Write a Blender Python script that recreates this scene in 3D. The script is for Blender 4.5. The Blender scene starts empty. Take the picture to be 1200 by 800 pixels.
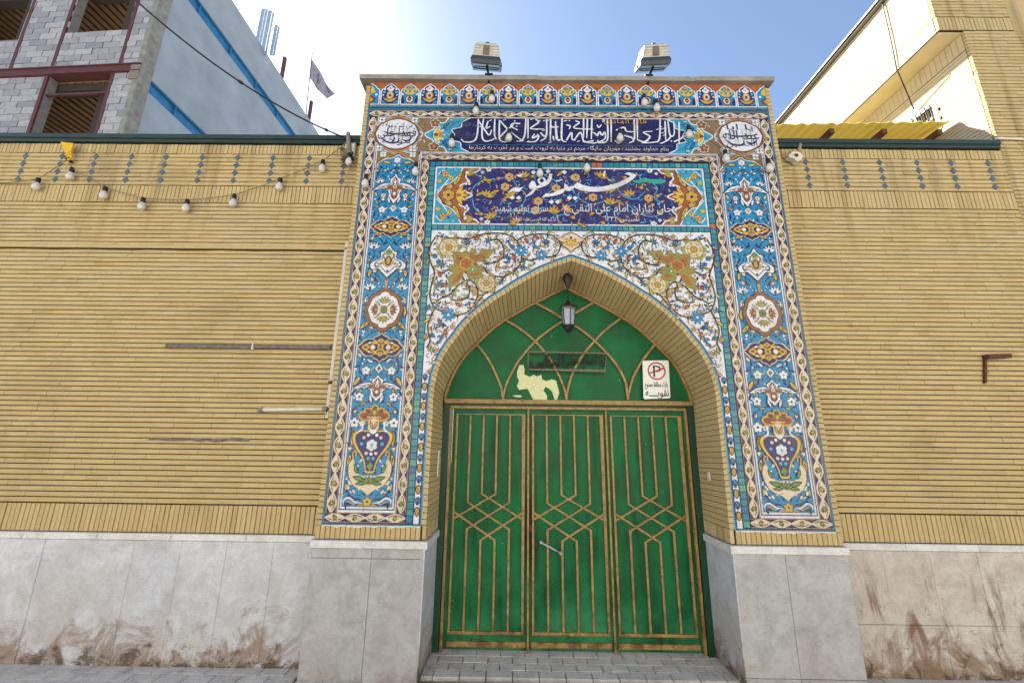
import bpy, math, random
from mathutils import Vector, Matrix
R = math.radians
scene = bpy.context.scene
col = scene.collection

# ---------------------------------------------------------------- camera
F_PX, PITCH, YAW, ROLL = 470.0, 0.23173, -0.007, 0.01228
CAM = Vector((-0.51074, -3.41241, 1.75))
_ey = Vector((math.sin(YAW), math.cos(YAW), 0)); _ex = Vector((math.cos(YAW), -math.sin(YAW), 0)); _ez = Vector((0, 0, 1))
FWD = math.cos(PITCH)*_ey + math.sin(PITCH)*_ez
_up0 = -math.sin(PITCH)*_ey + math.cos(PITCH)*_ez
RIGHT = math.cos(ROLL)*_ex + math.sin(ROLL)*_up0
UP = -math.sin(ROLL)*_ex + math.cos(ROLL)*_up0
cam_data = bpy.data.cameras.new('camera'); cam = bpy.data.objects.new('camera', cam_data); col.objects.link(cam)
cam_data.sensor_width = 36.0; cam_data.lens = F_PX/1200*36.0
cam_data.clip_start = 0.05; cam_data.clip_end = 3000
cam.matrix_world = Matrix(((RIGHT.x, UP.x, -FWD.x, CAM.x), (RIGHT.y, UP.y, -FWD.y, CAM.y), (RIGHT.z, UP.z, -FWD.z, CAM.z), (0, 0, 0, 1)))
scene.camera = cam

# ---------------------------------------------------------------- sky, sun, exposure
SUN_EL, SUN_AZ = 44.0, 47.0          # azimuth from +y (behind the wall) towards -x (left)
world = bpy.data.worlds.new('World'); scene.world = world; world.use_nodes = True
wn = world.node_tree; wn.nodes.clear()
sky = wn.nodes.new('ShaderNodeTexSky'); sky.sky_type = 'NISHITA'; sky.sun_disc = False
sky.sun_elevation = R(SUN_EL); sky.sun_rotation = R(-SUN_AZ)
sky.air_density = 1.0; sky.dust_density = 0.6; sky.ozone_density = 0.3
bg = wn.nodes.new('ShaderNodeBackground'); bg.inputs[1].default_value = 0.056
wo = wn.nodes.new('ShaderNodeOutputWorld')
wn.links.new(sky.outputs[0], bg.inputs[0]); wn.links.new(bg.outputs[0], wo.inputs[0])
sun_d = bpy.data.lights.new('sun', 'SUN'); sun_d.energy = 5.0; sun_d.angle = R(0.53); sun_d.color = (1.0, 0.94, 0.84)
sun = bpy.data.objects.new('sun', sun_d); col.objects.link(sun)
_sd = Vector((-math.sin(R(SUN_AZ))*math.cos(R(SUN_EL)), math.cos(R(SUN_AZ))*math.cos(R(SUN_EL)), math.sin(R(SUN_EL))))
sun.rotation_euler = _sd.to_track_quat('Z', 'Y').to_euler(); sun.location = (-6, 6, 30)
scene.view_settings.view_transform = 'Standard'; scene.view_settings.look = 'None'
scene.view_settings.gamma = 1.0; scene.view_settings.use_curve_mapping = False
scene.view_settings.exposure = 2.22
scene.render.engine = 'CYCLES'
scene.cycles.max_bounces = 8; scene.cycles.diffuse_bounces = 5; scene.cycles.glossy_bounces = 3
scene.cycles.use_denoising = True

# ---------------------------------------------------------------- pixel helpers (photograph is 1200 x 800)
def ray(px, py):
    return (FWD + RIGHT*((px-600)/F_PX) - UP*((py-400)/F_PX))
def hit(px, py, pt, n):
    d = ray(px, py); n = Vector(n)
    return CAM + d*((Vector(pt)-CAM).dot(n)/d.dot(n))
def W(px, py, Y=0.0):                  # point on a plane parallel to the gate front
    d = ray(px, py); return CAM + d*((Y-CAM.y)/d.y)
def WX(px, py, X):
    d = ray(px, py); return CAM + d*((X-CAM.x)/d.x)
def uv(px, py, Y=0.0):
    p = W(px, py, Y); return (p.x, p.z)
def project(p):
    v = Vector(p)-CAM; z = v.dot(FWD)
    if z <= 0.05: return None
    return (600+F_PX*v.dot(RIGHT)/z, 400-F_PX*v.dot(UP)/z)

# ---------------------------------------------------------------- materials
def lin(h):
    h = h.lstrip('#'); o = []
    for i in (0, 2, 4):
        c = int(h[i:i+2], 16)/255; o.append(c/12.92 if c <= .04045 else ((c+.055)/1.055)**2.4)
    return (o[0], o[1], o[2], 1)
class N:                                # tiny node helper
    def __init__(s, name):
        s.m = bpy.data.materials.new(name); s.m.use_nodes = True; s.t = s.m.node_tree
        s.b = s.t.nodes['Principled BSDF']; s.out = s.t.nodes['Material Output']
    def n(s, typ, **k):
        nd = s.t.nodes.new(typ)
        for a, v in k.items(): setattr(nd, a, v)
        return nd
    def l(s, a, b): s.t.links.new(a, b)
    def pos(s):
        return s.n('ShaderNodeNewGeometry').outputs['Position']
    def noise(s, scale, detail=4, rough=.55, vec=None, dist=0):
        x = s.n('ShaderNodeTexNoise'); x.inputs['Scale'].default_value = scale; x.inputs['Detail'].default_value = detail
        x.inputs['Roughness'].default_value = rough; x.inputs['Distortion'].default_value = dist
        s.l(vec if vec is not None else s.pos(), x.inputs['Vector']); return x.outputs[0]
    def ramp(s, fac, stops):
        r = s.n('ShaderNodeValToRGB'); e = r.color_ramp.elements
        while len(e) < len(stops): e.new(.5)
        for i, (p, c) in enumerate(stops):
            e[i].position = p; e[i].color = c if len(c) == 4 else (*c, 1)
        s.l(fac, r.inputs[0]); return r.outputs[0]
    def val(s, fac, a, b, lo=0., hi=1.):   # map range
        r = s.n('ShaderNodeMapRange'); r.inputs[1].default_value = a; r.inputs[2].default_value = b
        r.inputs[3].default_value = lo; r.inputs[4].default_value = hi; s.l(fac, r.inputs[0]); return r.outputs[0]
    def math(s, op, a, b=None):
        r = s.n('ShaderNodeMath', operation=op)
        for i, x in enumerate((a, b)):
            if x is None: continue
            if isinstance(x, (int, float)): r.inputs[i].default_value = x
            else: s.l(x, r.inputs[i])
        return r.outputs[0]
    def mix(s, fac, a, b, mode='MIX'):
        r = s.n('ShaderNodeMix', data_type='RGBA', blend_type=mode)
        for i, x in ((0, fac), (6, a), (7, b)):
            if isinstance(x, (int, float)): r.inputs[i].default_value = x
            elif isinstance(x, tuple): r.inputs[i].default_value = x if len(x) == 4 else (*x, 1)
            else: s.l(x, r.inputs[i])
        return r.outputs[2]
    def xyz(s):
        x = s.n('ShaderNodeSeparateXYZ'); s.l(s.pos(), x.inputs[0]); return x.outputs
    def bump(s, h, strength=.3, dist=.01):
        b = s.n('ShaderNodeBump'); b.inputs['Strength'].default_value = strength; b.inputs['Distance'].default_value = dist
        s.l(h, b.inputs['Height']); s.l(b.outputs[0], s.b.inputs['Normal'])
    def col(s, c):
        if isinstance(c, tuple): s.b.inputs['Base Color'].default_value = c if len(c) == 4 else (*c, 1)
        else: s.l(c, s.b.inputs['Base Color'])
    def set(s, **k):
        for a, v in k.items():
            a = a.replace('_', ' ')
            if isinstance(v, (int, float, tuple)): s.b.inputs[a].default_value = v
            else: s.l(v, s.b.inputs[a])
def basic(name, c, rough=.6, metal=0., var=.25, scale=12., bump=.0, spec=.5):
    m = N(name); c = lin(c) if isinstance(c, str) else c
    nz = m.noise(scale, 5)
    dk = tuple(x*(1-var) for x in c[:3]); lt = tuple(min(1, x*(1+var*.6)) for x in c[:3])
    m.col(m.ramp(nz, [(.25, dk), (.75, lt)]))
    m.set(Roughness=rough, Metallic=metal); m.b.inputs['Specular IOR Level'].default_value = spec
    if bump: m.bump(m.noise(scale*6, 4), bump, .004)
    return m.m

def brick_material(name, ramp_stops, pale=1.0):
    m = N(name)
    at = m.n('ShaderNodeAttribute', attribute_name='tone'); tone = at.outputs['Fac']
    c = m.ramp(tone, ramp_stops)
    grain = m.noise(90, 4, .65)
    c = m.mix(m.val(grain, .40, .80, 0, .25), c, lin('#8d7446'))
    blot = m.noise(1.1, 4, .6)
    c = m.mix(m.val(blot, .54, .74, 0, .25), c, lin('#6e5a3a'))
    st = m.noise(5.5, 6, .62, dist=1.2)
    c = m.mix(m.val(st, .62, .80, 0, .4), c, lin('#5f4a2a'))
    pits = m.noise(210, 2, .5)
    c = m.mix(m.val(pits, .69, .74, 0, .45), c, lin('#4a3a20'))
    # rain streaks below the coping and splash grime above the plinth
    x = m.xyz()
    mp = m.n('ShaderNodeMapping'); mp.inputs['Scale'].default_value = (9, 9, .55); m.l(m.pos(), mp.inputs[0])
    strk = m.noise(1, 5, .6, vec=mp.outputs[0])
    top = m.math('MULTIPLY', m.val(strk, .5, .7, 0, .55), m.val(x[2], 3.3, 4.6, 0, 1))
    c = m.mix(top, c, lin('#5b4b30'))
    m.col(c); m.set(Roughness=m.val(grain, .3, .7, .72, .92))
    m.b.inputs['Specular IOR Level'].default_value = .3
    m.bump(m.noise(140, 4), .35, .003)
    return m.m
M = {}
M['brick'] = brick_material('yellow_brick', [(0, lin('#a89266')), (.3, lin('#b39e70')), (.55, lin('#baa679')), (.85, lin('#c0ae83')), (1, lin('#c8b992'))])
M['mortar'] = basic('dark_mortar', '#2f2417', .95, var=.4, scale=30)
M['blue_diamond'] = basic('blue_grey_glaze', '#4a5d66', .4, var=.3, scale=40)

def marble_material(name, c0, c1, c2, stain=1.0, splash=.55, streak=.0):
    m = N(name)
    at = m.n('ShaderNodeAttribute', attribute_name='tone'); tone = at.outputs['Fac']
    base = m.mix(m.math('MULTIPLY', tone, .7), c0, c1)
    cl = m.noise(5, 8, .66, dist=.7)
    base = m.mix(m.val(cl, .40, .66, 0, .75), base, c2)
    cl2 = m.noise(21, 6, .7)
    base = m.mix(m.val(cl2, .48, .70, 0, .35), base, tuple(x*.72 for x in c2[:3]))
    vein = m.noise(3.2, 8, .68, dist=2.2)
    vv = m.math('ABSOLUTE', m.math('SUBTRACT', vein, .5))
    base = m.mix(m.val(vv, 0, .015, .25, 0), base, lin('#7d766e'))
    sp = m.noise(85, 3, .6)
    base = m.mix(m.val(sp, .58, .72, 0, .3), base, lin('#6f6a62'))
    x = m.xyz()
    big = m.noise(1.9, 6, .6, dist=.6)
    warm = m.math('MULTIPLY', m.val(big, .44, .62, 0, .62*stain), m.val(x[2], .80, .15, 0, 1))
    base = m.mix(warm, base, lin('#a0968a'))
    low = m.noise(3.1, 9, .72, dist=1.1)
    lo2 = m.math('ADD', low, m.val(x[2], 0, splash, .15, -.24))
    base = m.mix(m.val(lo2, .53, .63, 0, .72*stain), base, lin('#7b6147'))
    lo3 = m.noise(8, 8, .74, dist=.6)
    lo4 = m.math('ADD', lo3, m.val(x[2], 0, splash*.75, .13, -.3))
    base = m.mix(m.val(lo4, .57, .66, 0, .85*stain), base, lin('#453524'))
    if streak:
        mp = m.n('ShaderNodeMapping'); mp.inputs['Scale'].default_value = (4.2, 4.2, 1.1); mp.inputs['Location'].default_value = (1.7, 0, .3); m.l(m.pos(), mp.inputs[0])
        sk = m.noise(1, 8, .70, vec=mp.outputs[0], dist=.9)
        hz = m.math('MULTIPLY', m.val(x[2], .05, .35, .55, 1), m.val(x[2], .84, .50, 0, 1))
        base = m.mix(m.math('MULTIPLY', m.val(sk, .49, .60, 0, streak), hz), base, lin('#71523c'))
        sk2 = m.noise(7.5, 8, .75, dist=1.6)
        base = m.mix(m.math('MULTIPLY', m.val(sk2, .58, .66, 0, streak*.9), hz), base, lin('#4a3122'))
    m.col(base); m.set(Roughness=m.val(cl, .3, .7, .42, .66)); m.bump(m.noise(60, 5), .15, .003)
    return m.m
M['marble_left'] = marble_material('white_marble', lin('#c9cdd6'), lin('#bcc2cd'), lin('#a6a7ac'), 1.0, .66)
M['marble_portal'] = marble_material('grey_travertine', lin('#b2b3b6'), lin('#a6a7ab'), lin('#8e8e90'), .35, .25)
M['marble_right'] = marble_material('stained_travertine', lin('#c9c6c1'), lin('#bab5ae'), lin('#a1988e'), 1.1, .72, .98)
M['cap'] = marble_material('marble_cap', lin('#dadbdd'), lin('#cfd0d2'), lin('#b9b8b6'), .4, .2)
M['joint'] = basic('grey_joint', '#6a635a', .9)

GL = {}
def glaze(key, c, rough=.22):
    if key in GL: return GL[key]
    m = N('glaze_'+key); cc = lin(c) if isinstance(c, str) else c
    nz = m.noise(26, 4, .6)
    b = m.ramp(nz, [(.25, tuple(x*.74 for x in cc[:3])), (.7, tuple(min(.9, x*1.08) for x in cc[:3]))])
    x = m.xyz()                          # hairline joints of the square ceramic tiles
    fx = m.math('FRACT', m.math('MULTIPLY', m.math('ADD', x[0], 20.), 1/.2007))
    fz = m.math('FRACT', m.math('MULTIPLY', m.math('ADD', x[2], 20.03), 1/.2007))
    j = m.math('MAXIMUM', m.math('LESS_THAN', fx, .012), m.math('LESS_THAN', fz, .012))
    b = m.mix(m.math('MULTIPLY', j, .45), b, lin('#5c5148'))
    gr = m.noise(3.1, 6, .62)
    b = m.mix(m.val(gr, .50, .76, 0, .34), b, lin('#665c4c'))
    m.col(b); m.set(Roughness=m.val(nz, .3, .7, rough, rough+.2))
    m.b.inputs['Specular IOR Level'].default_value = .45
    m.bump(m.noise(45, 3), .06, .003)
    GL[key] = m.m; return m.m
PAL = dict(turq='#1a7fae', turq2='#3295b6', edge='#276f8c', navy='#191850', navy2='#262362', cream='#cdbfa6', white='#d2d5dc', gold='#bd9436',
           yellow='#c9ab42', brown='#7f5230', orange='#965a22', olive='#8a8f45', green='#5f8640', sq1='#237d8b', sq2='#338b95', sq3='#256f98', sq4='#549a8c',
           red='#8e3f2b', tan='#b8935c', lblue='#4ba5d0', blue='#2a73a8', dark='#26202e', purple='#5b4a86', maroon='#6b3a2a', emer='#2f9a86', plaster='#d8d2c6', terracotta='#a5673c', pgreen='#9aa868', mid='#6d6390', earth='#7d6644', olivegold='#8c7c34')
for k_, v_ in PAL.items(): glaze(k_, v_)

M['green_paint'] = None
def gate_paint():
    m = N('green_gate_paint'); x = m.xyz()
    mp = m.n('ShaderNodeMapping'); mp.inputs['Scale'].default_value = (14, 14, 1.6); m.l(m.pos(), mp.inputs[0])
    st = m.noise(1, 6, .6, vec=mp.outputs[0]); nz = m.noise(4, 5)
    c = m.ramp(nz, [(.3, lin('#054b28')), (.7, lin('#07683a'))])
    c = m.mix(m.math('MULTIPLY', m.val(st, .48, .70, 0, .6), m.val(x[2], 2.15, 1.95, .25, 1)), c, lin('#032014'))
    lowm = m.math('MULTIPLY', m.val(x[2], .9, .15, 0, 1), m.val(m.noise(2.2, 5), .42, .66, 0, .55))
    c = m.mix(lowm, c, lin('#3f8f63'))
    rust = m.math('MULTIPLY', m.val(x[2], .32, .05, .0, 1), m.val(m.noise(16, 6, .7), .52, .64, 0, .85))
    c = m.mix(rust, c, lin('#3d2616'))
    hand = m.math('ABSOLUTE', m.math('ADD', x[0], m.math('ADD', .36, m.math('MULTIPLY', m.math('SUBTRACT', m.noise(5, 4), .5), .12))))
    hm = m.math('MULTIPLY', m.math('MULTIPLY', m.val(hand, .02, .085, .92, 0), m.val(x[2], .45, .75, 0, 1)), m.val(x[2], 1.42, 1.15, 0, 1))
    c = m.mix(hm, c, lin('#08130d'))
    chip = m.noise(31, 3, .5)
    c = m.mix(m.val(chip, .74, .76, 0, .6), c, lin('#8fb39c'))
    m.col(c); m.set(Roughness=m.val(nz, .3, .7, .34, .55)); m.b.inputs['Specular IOR Level'].default_value = .22; m.bump(m.noise(9, 5), .10, .01)
    return m.m
M['green_paint'] = gate_paint()
def bar_paint():
    m = N('ochre_bar_paint'); x = m.xyz(); nz = m.noise(18, 5)
    c = m.ramp(nz, [(.3, lin('#7d6232')), (.7, lin('#a58a52'))])
    c = m.mix(m.val(m.noise(40, 4, .6), .56, .68, 0, .7), c, lin('#4a2d15'))
    lowm = m.math('MULTIPLY', m.val(x[2], .8, .1, .1, 1), m.val(m.noise(11, 5), .45, .62, 0, .8))
    c = m.mix(lowm, c, lin('#573120'))
    m.col(c); m.set(Roughness=.5); return m.m
M['bar'] = bar_paint()
M['dark_green'] = basic('dark_green_paint', '#0a3d26', .45, var=.4, scale=9)
M['coping_green'] = basic('coping_green', '#1f332c', .5, var=.35, scale=8)
M['iron'] = basic('black_iron', '#0d0f0d', .5, .4, var=.5, scale=60)
M['iron_edge'] = basic('worn_iron', '#6f6250', .55, .3, var=.5, scale=50)
M['black'] = basic('black_plastic', '#161616', .5, var=.3)
M['bulb'] = basic('bulb_glass', '#c9c6c2', .18, var=.12, scale=30)
M['cable'] = basic('cable_sheath', '#1b1b1d', .6)
M['cable_tan'] = basic('tan_cord', '#8d7a58', .7)
M['aluminium'] = basic('cast_aluminium', '#b9b4aa', .5, .25, var=.3, scale=25, bump=.1)
M['alu_dark'] = basic('dirty_aluminium', '#8a7f70', .6, .2, var=.3, scale=20)
M['rubber_rim'] = basic('dark_rim', '#39424a', .4, .3)
M['concrete'] = basic('roof_slab_concrete', '#8d8a82', .85, var=.4, scale=6, bump=.3)
M['concrete_dark'] = basic('slab_underside', '#6f6862', .9, var=.3, scale=7, bump=.3)
M['terracotta'] = basic('bare_red_bedding', '#9a5b36', .9, var=.4, scale=14, bump=.3)
M['wood_grey'] = basic('weathered_wood', '#6d675f', .85, var=.45, scale=22, bump=.3)
M['white_pipe'] = basic('dirty_white_pipe', '#cfcabd', .5, var=.2, scale=18)
M['rust'] = basic('rusty_steel', '#5a3122', .85, var=.45, scale=35, bump=.3)
M['steel'] = basic('bare_steel', '#b5b7b6', .3, .8, var=.2)
M['yellow_cloth'] = basic('yellow_cloth', '#d3ab22', .8, var=.3, scale=15)
M['sign_white'] = basic('sign_white', '#dfe3e0', .4, var=.06, scale=20)
M['sign_red'] = basic('sign_red', '#a3202a', .45, var=.1)
M['ink'] = basic('sign_ink', '#111111', .5)
M['paper'] = basic('torn_paper', '#cdd2a4', .85, var=.12, scale=25)
M['white_paint'] = basic('white_paint', '#d8d6d0', .6, var=.12)

# ---------------------------------------------------------------- mesh helpers
def tag(o, label=None, cat=None, group=None, kind=None):
    if label: o['label'] = label
    if cat: o['category'] = cat
    if group: o['group'] = group
    if kind: o['kind'] = kind
    return o
def empty(name, loc=(0, 0, 0)):
    o = bpy.data.objects.new(name, None); o.empty_display_size = .2; col.objects.link(o); o.location = loc; return o
def link(name, me, parent=None, loc=None):
    o = bpy.data.objects.new(name, me); col.objects.link(o)
    if parent is not None:
        o.parent = parent
        o.matrix_parent_inverse = Matrix.Translation(-Vector(parent.location))
    if loc is not None: o.location = loc
    return o
class MB:
    """collects boxes, tubes, prisms; build() makes ONE mesh object"""
    def __init__(s): s.v = []; s.f = []; s.mi = []; s.mats = []; s.tone = []; s.smooth = []
    def m(s, mat):
        if mat not in s.mats: s.mats.append(mat)
        return s.mats.index(mat)
    def add(s, vs, fs, mat, tone=.5, smooth=False):
        b = len(s.v); s.v += [tuple(p) for p in vs]; k = s.m(mat)
        for f in fs: s.f.append([b+i for i in f]); s.mi.append(k); s.tone.append(tone); s.smooth.append(smooth)
    def box(s, lo, hi, mat, tone=.5):
        x0, y0, z0 = lo; x1, y1, z1 = hi
        s.hexa([(x0, y0, z0), (x1, y0, z0), (x1, y1, z0), (x0, y1, z0), (x0, y0, z1), (x1, y0, z1), (x1, y1, z1), (x0, y1, z1)], mat, tone)
    def hexa(s, p, mat, tone=.5):
        s.add(p, [(0, 3, 2, 1), (4, 5, 6, 7), (0, 1, 5, 4), (1, 2, 6, 5), (2, 3, 7, 6), (3, 0, 4, 7)], mat, tone)
    def bevbox(s, lo, hi, b, mat, tone=.5):
        """box with the front (-y) edges chamfered"""
        x0, y0, z0 = lo; x1, y1, z1 = hi
        s.add([(x0, y1, z0), (x1, y1, z0), (x1, y1, z1), (x0, y1, z1), (x0, y0+b, z0), (x1, y0+b, z0), (x1, y0+b, z1), (x0, y0+b, z1),
               (x0+b, y0, z0+b), (x1-b, y0, z0+b), (x1-b, y0, z1-b), (x0+b, y0, z1-b)],
              [(0, 3, 2, 1), (0, 1, 5, 4), (1, 2, 6, 5), (2, 3, 7, 6), (3, 0, 4, 7), (4, 5, 9, 8), (5, 6, 10, 9), (6, 7, 11, 10), (7, 4, 8, 11), (8, 9, 10, 11)], mat, tone)
    def tube(s, pts, r, mat, n=8, tone=.5, cap=True, smooth=True):
        pts = [Vector(p) for p in pts]; rs = r if isinstance(r, (list, tuple)) else [r]*len(pts)
        vs = []; fs = []; prev = None
        for i, p in enumerate(pts):
            d = (pts[min(i+1, len(pts)-1)]-pts[max(i-1, 0)]).normalized()
            a = Vector((0, 0, 1)) if abs(d.z) < .9 else Vector((0, 1, 0))
            if prev is not None:
                x = prev - d*prev.dot(d); x = x.normalized() if x.length > 1e-6 else d.cross(a).normalized()
            else: x = d.cross(a).normalized()
            prev = x; y = d.cross(x)
            for k in range(n):
                t = 2*math.pi*k/n; vs.append(p+(x*math.cos(t)+y*math.sin(t))*rs[i])
        for i in range(len(pts)-1):
            for k in range(n): fs.append((i*n+k, i*n+(k+1) % n, (i+1)*n+(k+1) % n, (i+1)*n+k))
        s.add(vs, fs, mat, tone, smooth)
        if cap:
            b = len(s.v)-len(vs); k = s.m(mat)
            s.f.append([b+i for i in range(n)][::-1]); s.mi.append(k); s.tone.append(tone); s.smooth.append(False)
            s.f.append([b+(len(pts)-1)*n+i for i in range(n)]); s.mi.append(k); s.tone.append(tone); s.smooth.append(False)
    def lathe(s, c, prof, mat, n=14, axis='z', tone=.5, smooth=True):
        c = Vector(c); vs = []; fs = []
        for r, h in prof:
            for k in range(n):
                t = 2*math.pi*k/n
                vs.append(c+Vector((r*math.cos(t), r*math.sin(t), h)))
        for i in range(len(prof)-1):
            for k in range(n): fs.append((i*n+k, i*n+(k+1) % n, (i+1)*n+(k+1) % n, (i+1)*n+k))
        s.add(vs, fs, mat, tone, smooth)
    def prism(s, poly, y0, y1, mat, tone=.5):
        """polygon in x,z extruded along y"""
        n = len(poly); a = sum(poly[i][0]*poly[(i+1) % n][1]-poly[(i+1) % n][0]*poly[i][1] for i in range(n))
        if a < 0: poly = poly[::-1]
        vs = [(p[0], y0, p[1]) for p in poly]+[(p[0], y1, p[1]) for p in poly]
        fs = [tuple(range(n)), tuple(range(2*n-1, n-1, -1))]+[(i, i+n, (i+1) % n+n, (i+1) % n) for i in range(n)]
        s.add(vs, fs, mat, tone)
    def mesh(s, name):
        me = bpy.data.meshes.new(name); me.from_pydata(s.v, [], s.f)
        for m_ in s.mats: me.materials.append(m_)
        me.polygons.foreach_set('material_index', s.mi); me.polygons.foreach_set('use_smooth', s.smooth)
        at = me.attributes.new('tone', 'FLOAT', 'FACE'); at.data.foreach_set('value', s.tone)
        me.update(); return me
    def build(s, name, parent=None):
        return link(name, s.mesh(name), parent)

# bricks: a few shared unit meshes of different tone, scaled per piece
_unit = {}
def unit_brick(matkey, t):
    k = (matkey, t)
    if k not in _unit:
        b = MB(); b.bevbox((-.5, -.5, -.5), (.5, .5, .5), .03, M[matkey], (t+.5)/16); _unit[k] = b.mesh(matkey+'_piece')
    return _unit[k]
def area_px(cx, cy, cz, w, h, face='y'):
    if face == 'y': c = [(cx-w/2, cy, cz-h/2), (cx+w/2, cy, cz-h/2), (cx+w/2, cy, cz+h/2), (cx-w/2, cy, cz+h/2)]
    elif face == 'x': c = [(cx, cy-w/2, cz-h/2), (cx, cy+w/2, cz-h/2), (cx, cy+w/2, cz+h/2), (cx, cy-w/2, cz+h/2)]
    else: c = [(cx-w/2, cy-h/2, cz), (cx+w/2, cy-h/2, cz), (cx+w/2, cy+h/2, cz), (cx-w/2, cy+h/2, cz)]
    q = [project(p) for p in c]
    if any(p is None for p in q): return 0
    mx = sum(p[0] for p in q)/4; my = sum(p[1] for p in q)/4
    if not (0 < mx < 1200 and 0 < my < 800): return 0
    return abs(sum(q[i][0]*q[(i+1) % 4][1]-q[(i+1) % 4][0]*q[i][1] for i in range(4)))/2
def lay(parent, items, matkey, name='brick', limit=300, rng=None, depth=.03, face='y'):
    """items: (cx, cy_front, cz, w, h).  The largest in view become part objects, the rest one joined part"""
    rng = rng or random.Random(5)
    sc = [(area_px(i[0], i[1], i[2], i[3], i[4], face), k) for k, i in enumerate(items)]
    big = set(k for a, k in sorted(sc, reverse=True)[:limit] if a > 0)
    rest = MB()
    for k, (cx, cy, cz, w, h) in enumerate(items):
        j = rng.uniform(-.0022, .0018); t = min(15, max(0, int(rng.gauss(8, 1.5))))
        if face == 'y': dims = (w, depth, h); c = (cx, cy+depth/2+j, cz)
        elif face == 'x': dims = (w, depth, h); c = (cx+depth/2+j, cy, cz)
        else: dims = (w, h, depth); c = (cx, cy, cz-depth/2+j)
        if k in big:
            o = link(name, unit_brick(matkey, t), parent); o.location = c
            if face == 'y': o.scale = dims; o.rotation_euler = (rng.uniform(-.008, .008), rng.uniform(-.003, .003), rng.uniform(-.004, .004))
            elif face == 'x': o.scale = dims; o.rotation_euler = (0, 0, -math.pi/2)
            else: o.scale = (dims[0], dims[2], dims[1]); o.rotation_euler = (-math.pi/2, 0, 0)
        else:
            if face == 'y': d = dims
            elif face == 'x': d = (depth, w, h)
            else: d = dims
            rest.box((c[0]-d[0]/2, c[1]-d[1]/2, c[2]-d[2]/2), (c[0]+d[0]/2, c[1]+d[1]/2, c[2]+d[2]/2), M[matkey], (t+.5)/16)
    if rest.f:
        tag(rest.build(name+'work', parent), kind='stuff')

# ---------------------------------------------------------------- 2-D ornament drawing on a plane
def cr(pts, n=6, closed=False):
    """Catmull-Rom through points"""
    P = [Vector((p[0], p[1])) for p in pts]; L = len(P); out = []
    rng_ = range(L) if closed else range(L-1)
    for i in rng_:
        p0 = P[(i-1) % L] if closed or i > 0 else P[i]*2-P[i+1]
        p1 = P[i]; p2 = P[(i+1) % L]
        p3 = P[(i+2) % L] if closed or i+2 < L else P[(i+1) % L]*2-P[i]
        for k in range(n):
            t = k/n
            q = .5*((2*p1)+(p2-p0)*t+(2*p0-5*p1+4*p2-p3)*t*t+(3*p1-p0-3*p2+p3)*t**3)
            out.append((q.x, q.y))
    if not closed: out.append((P[-1].x, P[-1].y))
    return out
def place(pts, x, y, s=1., rot=0., mx=1):
    c, sn = math.cos(rot), math.sin(rot)
    return [(x+s*(c*p[0]*mx-sn*p[1]), y+s*(sn*p[0]*mx+c*p[1])) for p in pts]
def ell(cx, cy, rx, ry=None, n=14):
    ry = rx if ry is None else ry
    return [(cx+rx*math.cos(2*math.pi*k/n), cy+ry*math.sin(2*math.pi*k/n)) for k in range(n)]
class Art:
    def __init__(s, mir=1, Y=0.0, step=.0005): s.b = MB(); s.c = 0; s.mir = mir; s.Y = Y; s.step = step
    def off(s, layer):
        s.c += 1; return s.Y-(layer*s.step+(s.c % 45)*1e-5)
    def poly(s, pts, c, layer=1):
        pts = [(p[0]*s.mir, p[1]) for p in pts]; n = len(pts)
        a = sum(pts[i][0]*pts[(i+1) % n][1]-pts[(i+1) % n][0]*pts[i][1] for i in range(n))
        if a < 0: pts = pts[::-1]
        y = s.off(layer)
        s.b.add([(p[0], y, p[1]) for p in pts], [tuple(range(n))], GL[c] if isinstance(c, str) else c)
    def tris(s, verts, faces, c, layer=1):
        y = s.off(layer); s.b.add([(p[0], y, p[1]) for p in verts], faces, GL[c] if isinstance(c, str) else c)
    def line(s, pts, w, c, layer=1, closed=False, taper=False):
        P = [Vector((p[0], p[1])) for p in pts]; L = len(P); vs = []
        if L < 2: return
        for i in range(L):
            a = P[(i-1) % L] if closed or i > 0 else P[i]
            b = P[(i+1) % L] if closed or i < L-1 else P[i]
            d = b-a
            if d.length < 1e-9: d = Vector((1, 0))
            d.normalize(); nrm = Vector((-d.y, d.x))
            ww = w
            if taper == 'end': ww = w*(1-.85*i/(L-1))
            elif taper == 'both': ww = w*(.15+.85*math.sin(math.pi*(i+.001)/(L-1+.002)))
            elif callable(taper): ww = w*taper(i/(L-1))
            vs += [P[i]+nrm*ww/2, P[i]-nrm*ww/2]
        vs = [(v.x*s.mir, v.y) for v in vs]; y = s.off(layer); fs = []
        for i in range(L if closed else L-1):
            j = (i+1) % L; q = (2*i, 2*i+1, 2*j+1, 2*j)
            fs.append(q if s.mir > 0 else q[::-1])
        s.b.add([(p[0], y, p[1]) for p in vs], fs, GL[c] if isinstance(c, str) else c)
    def build(s, name, parent): return s.b.build(name, parent)

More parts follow.
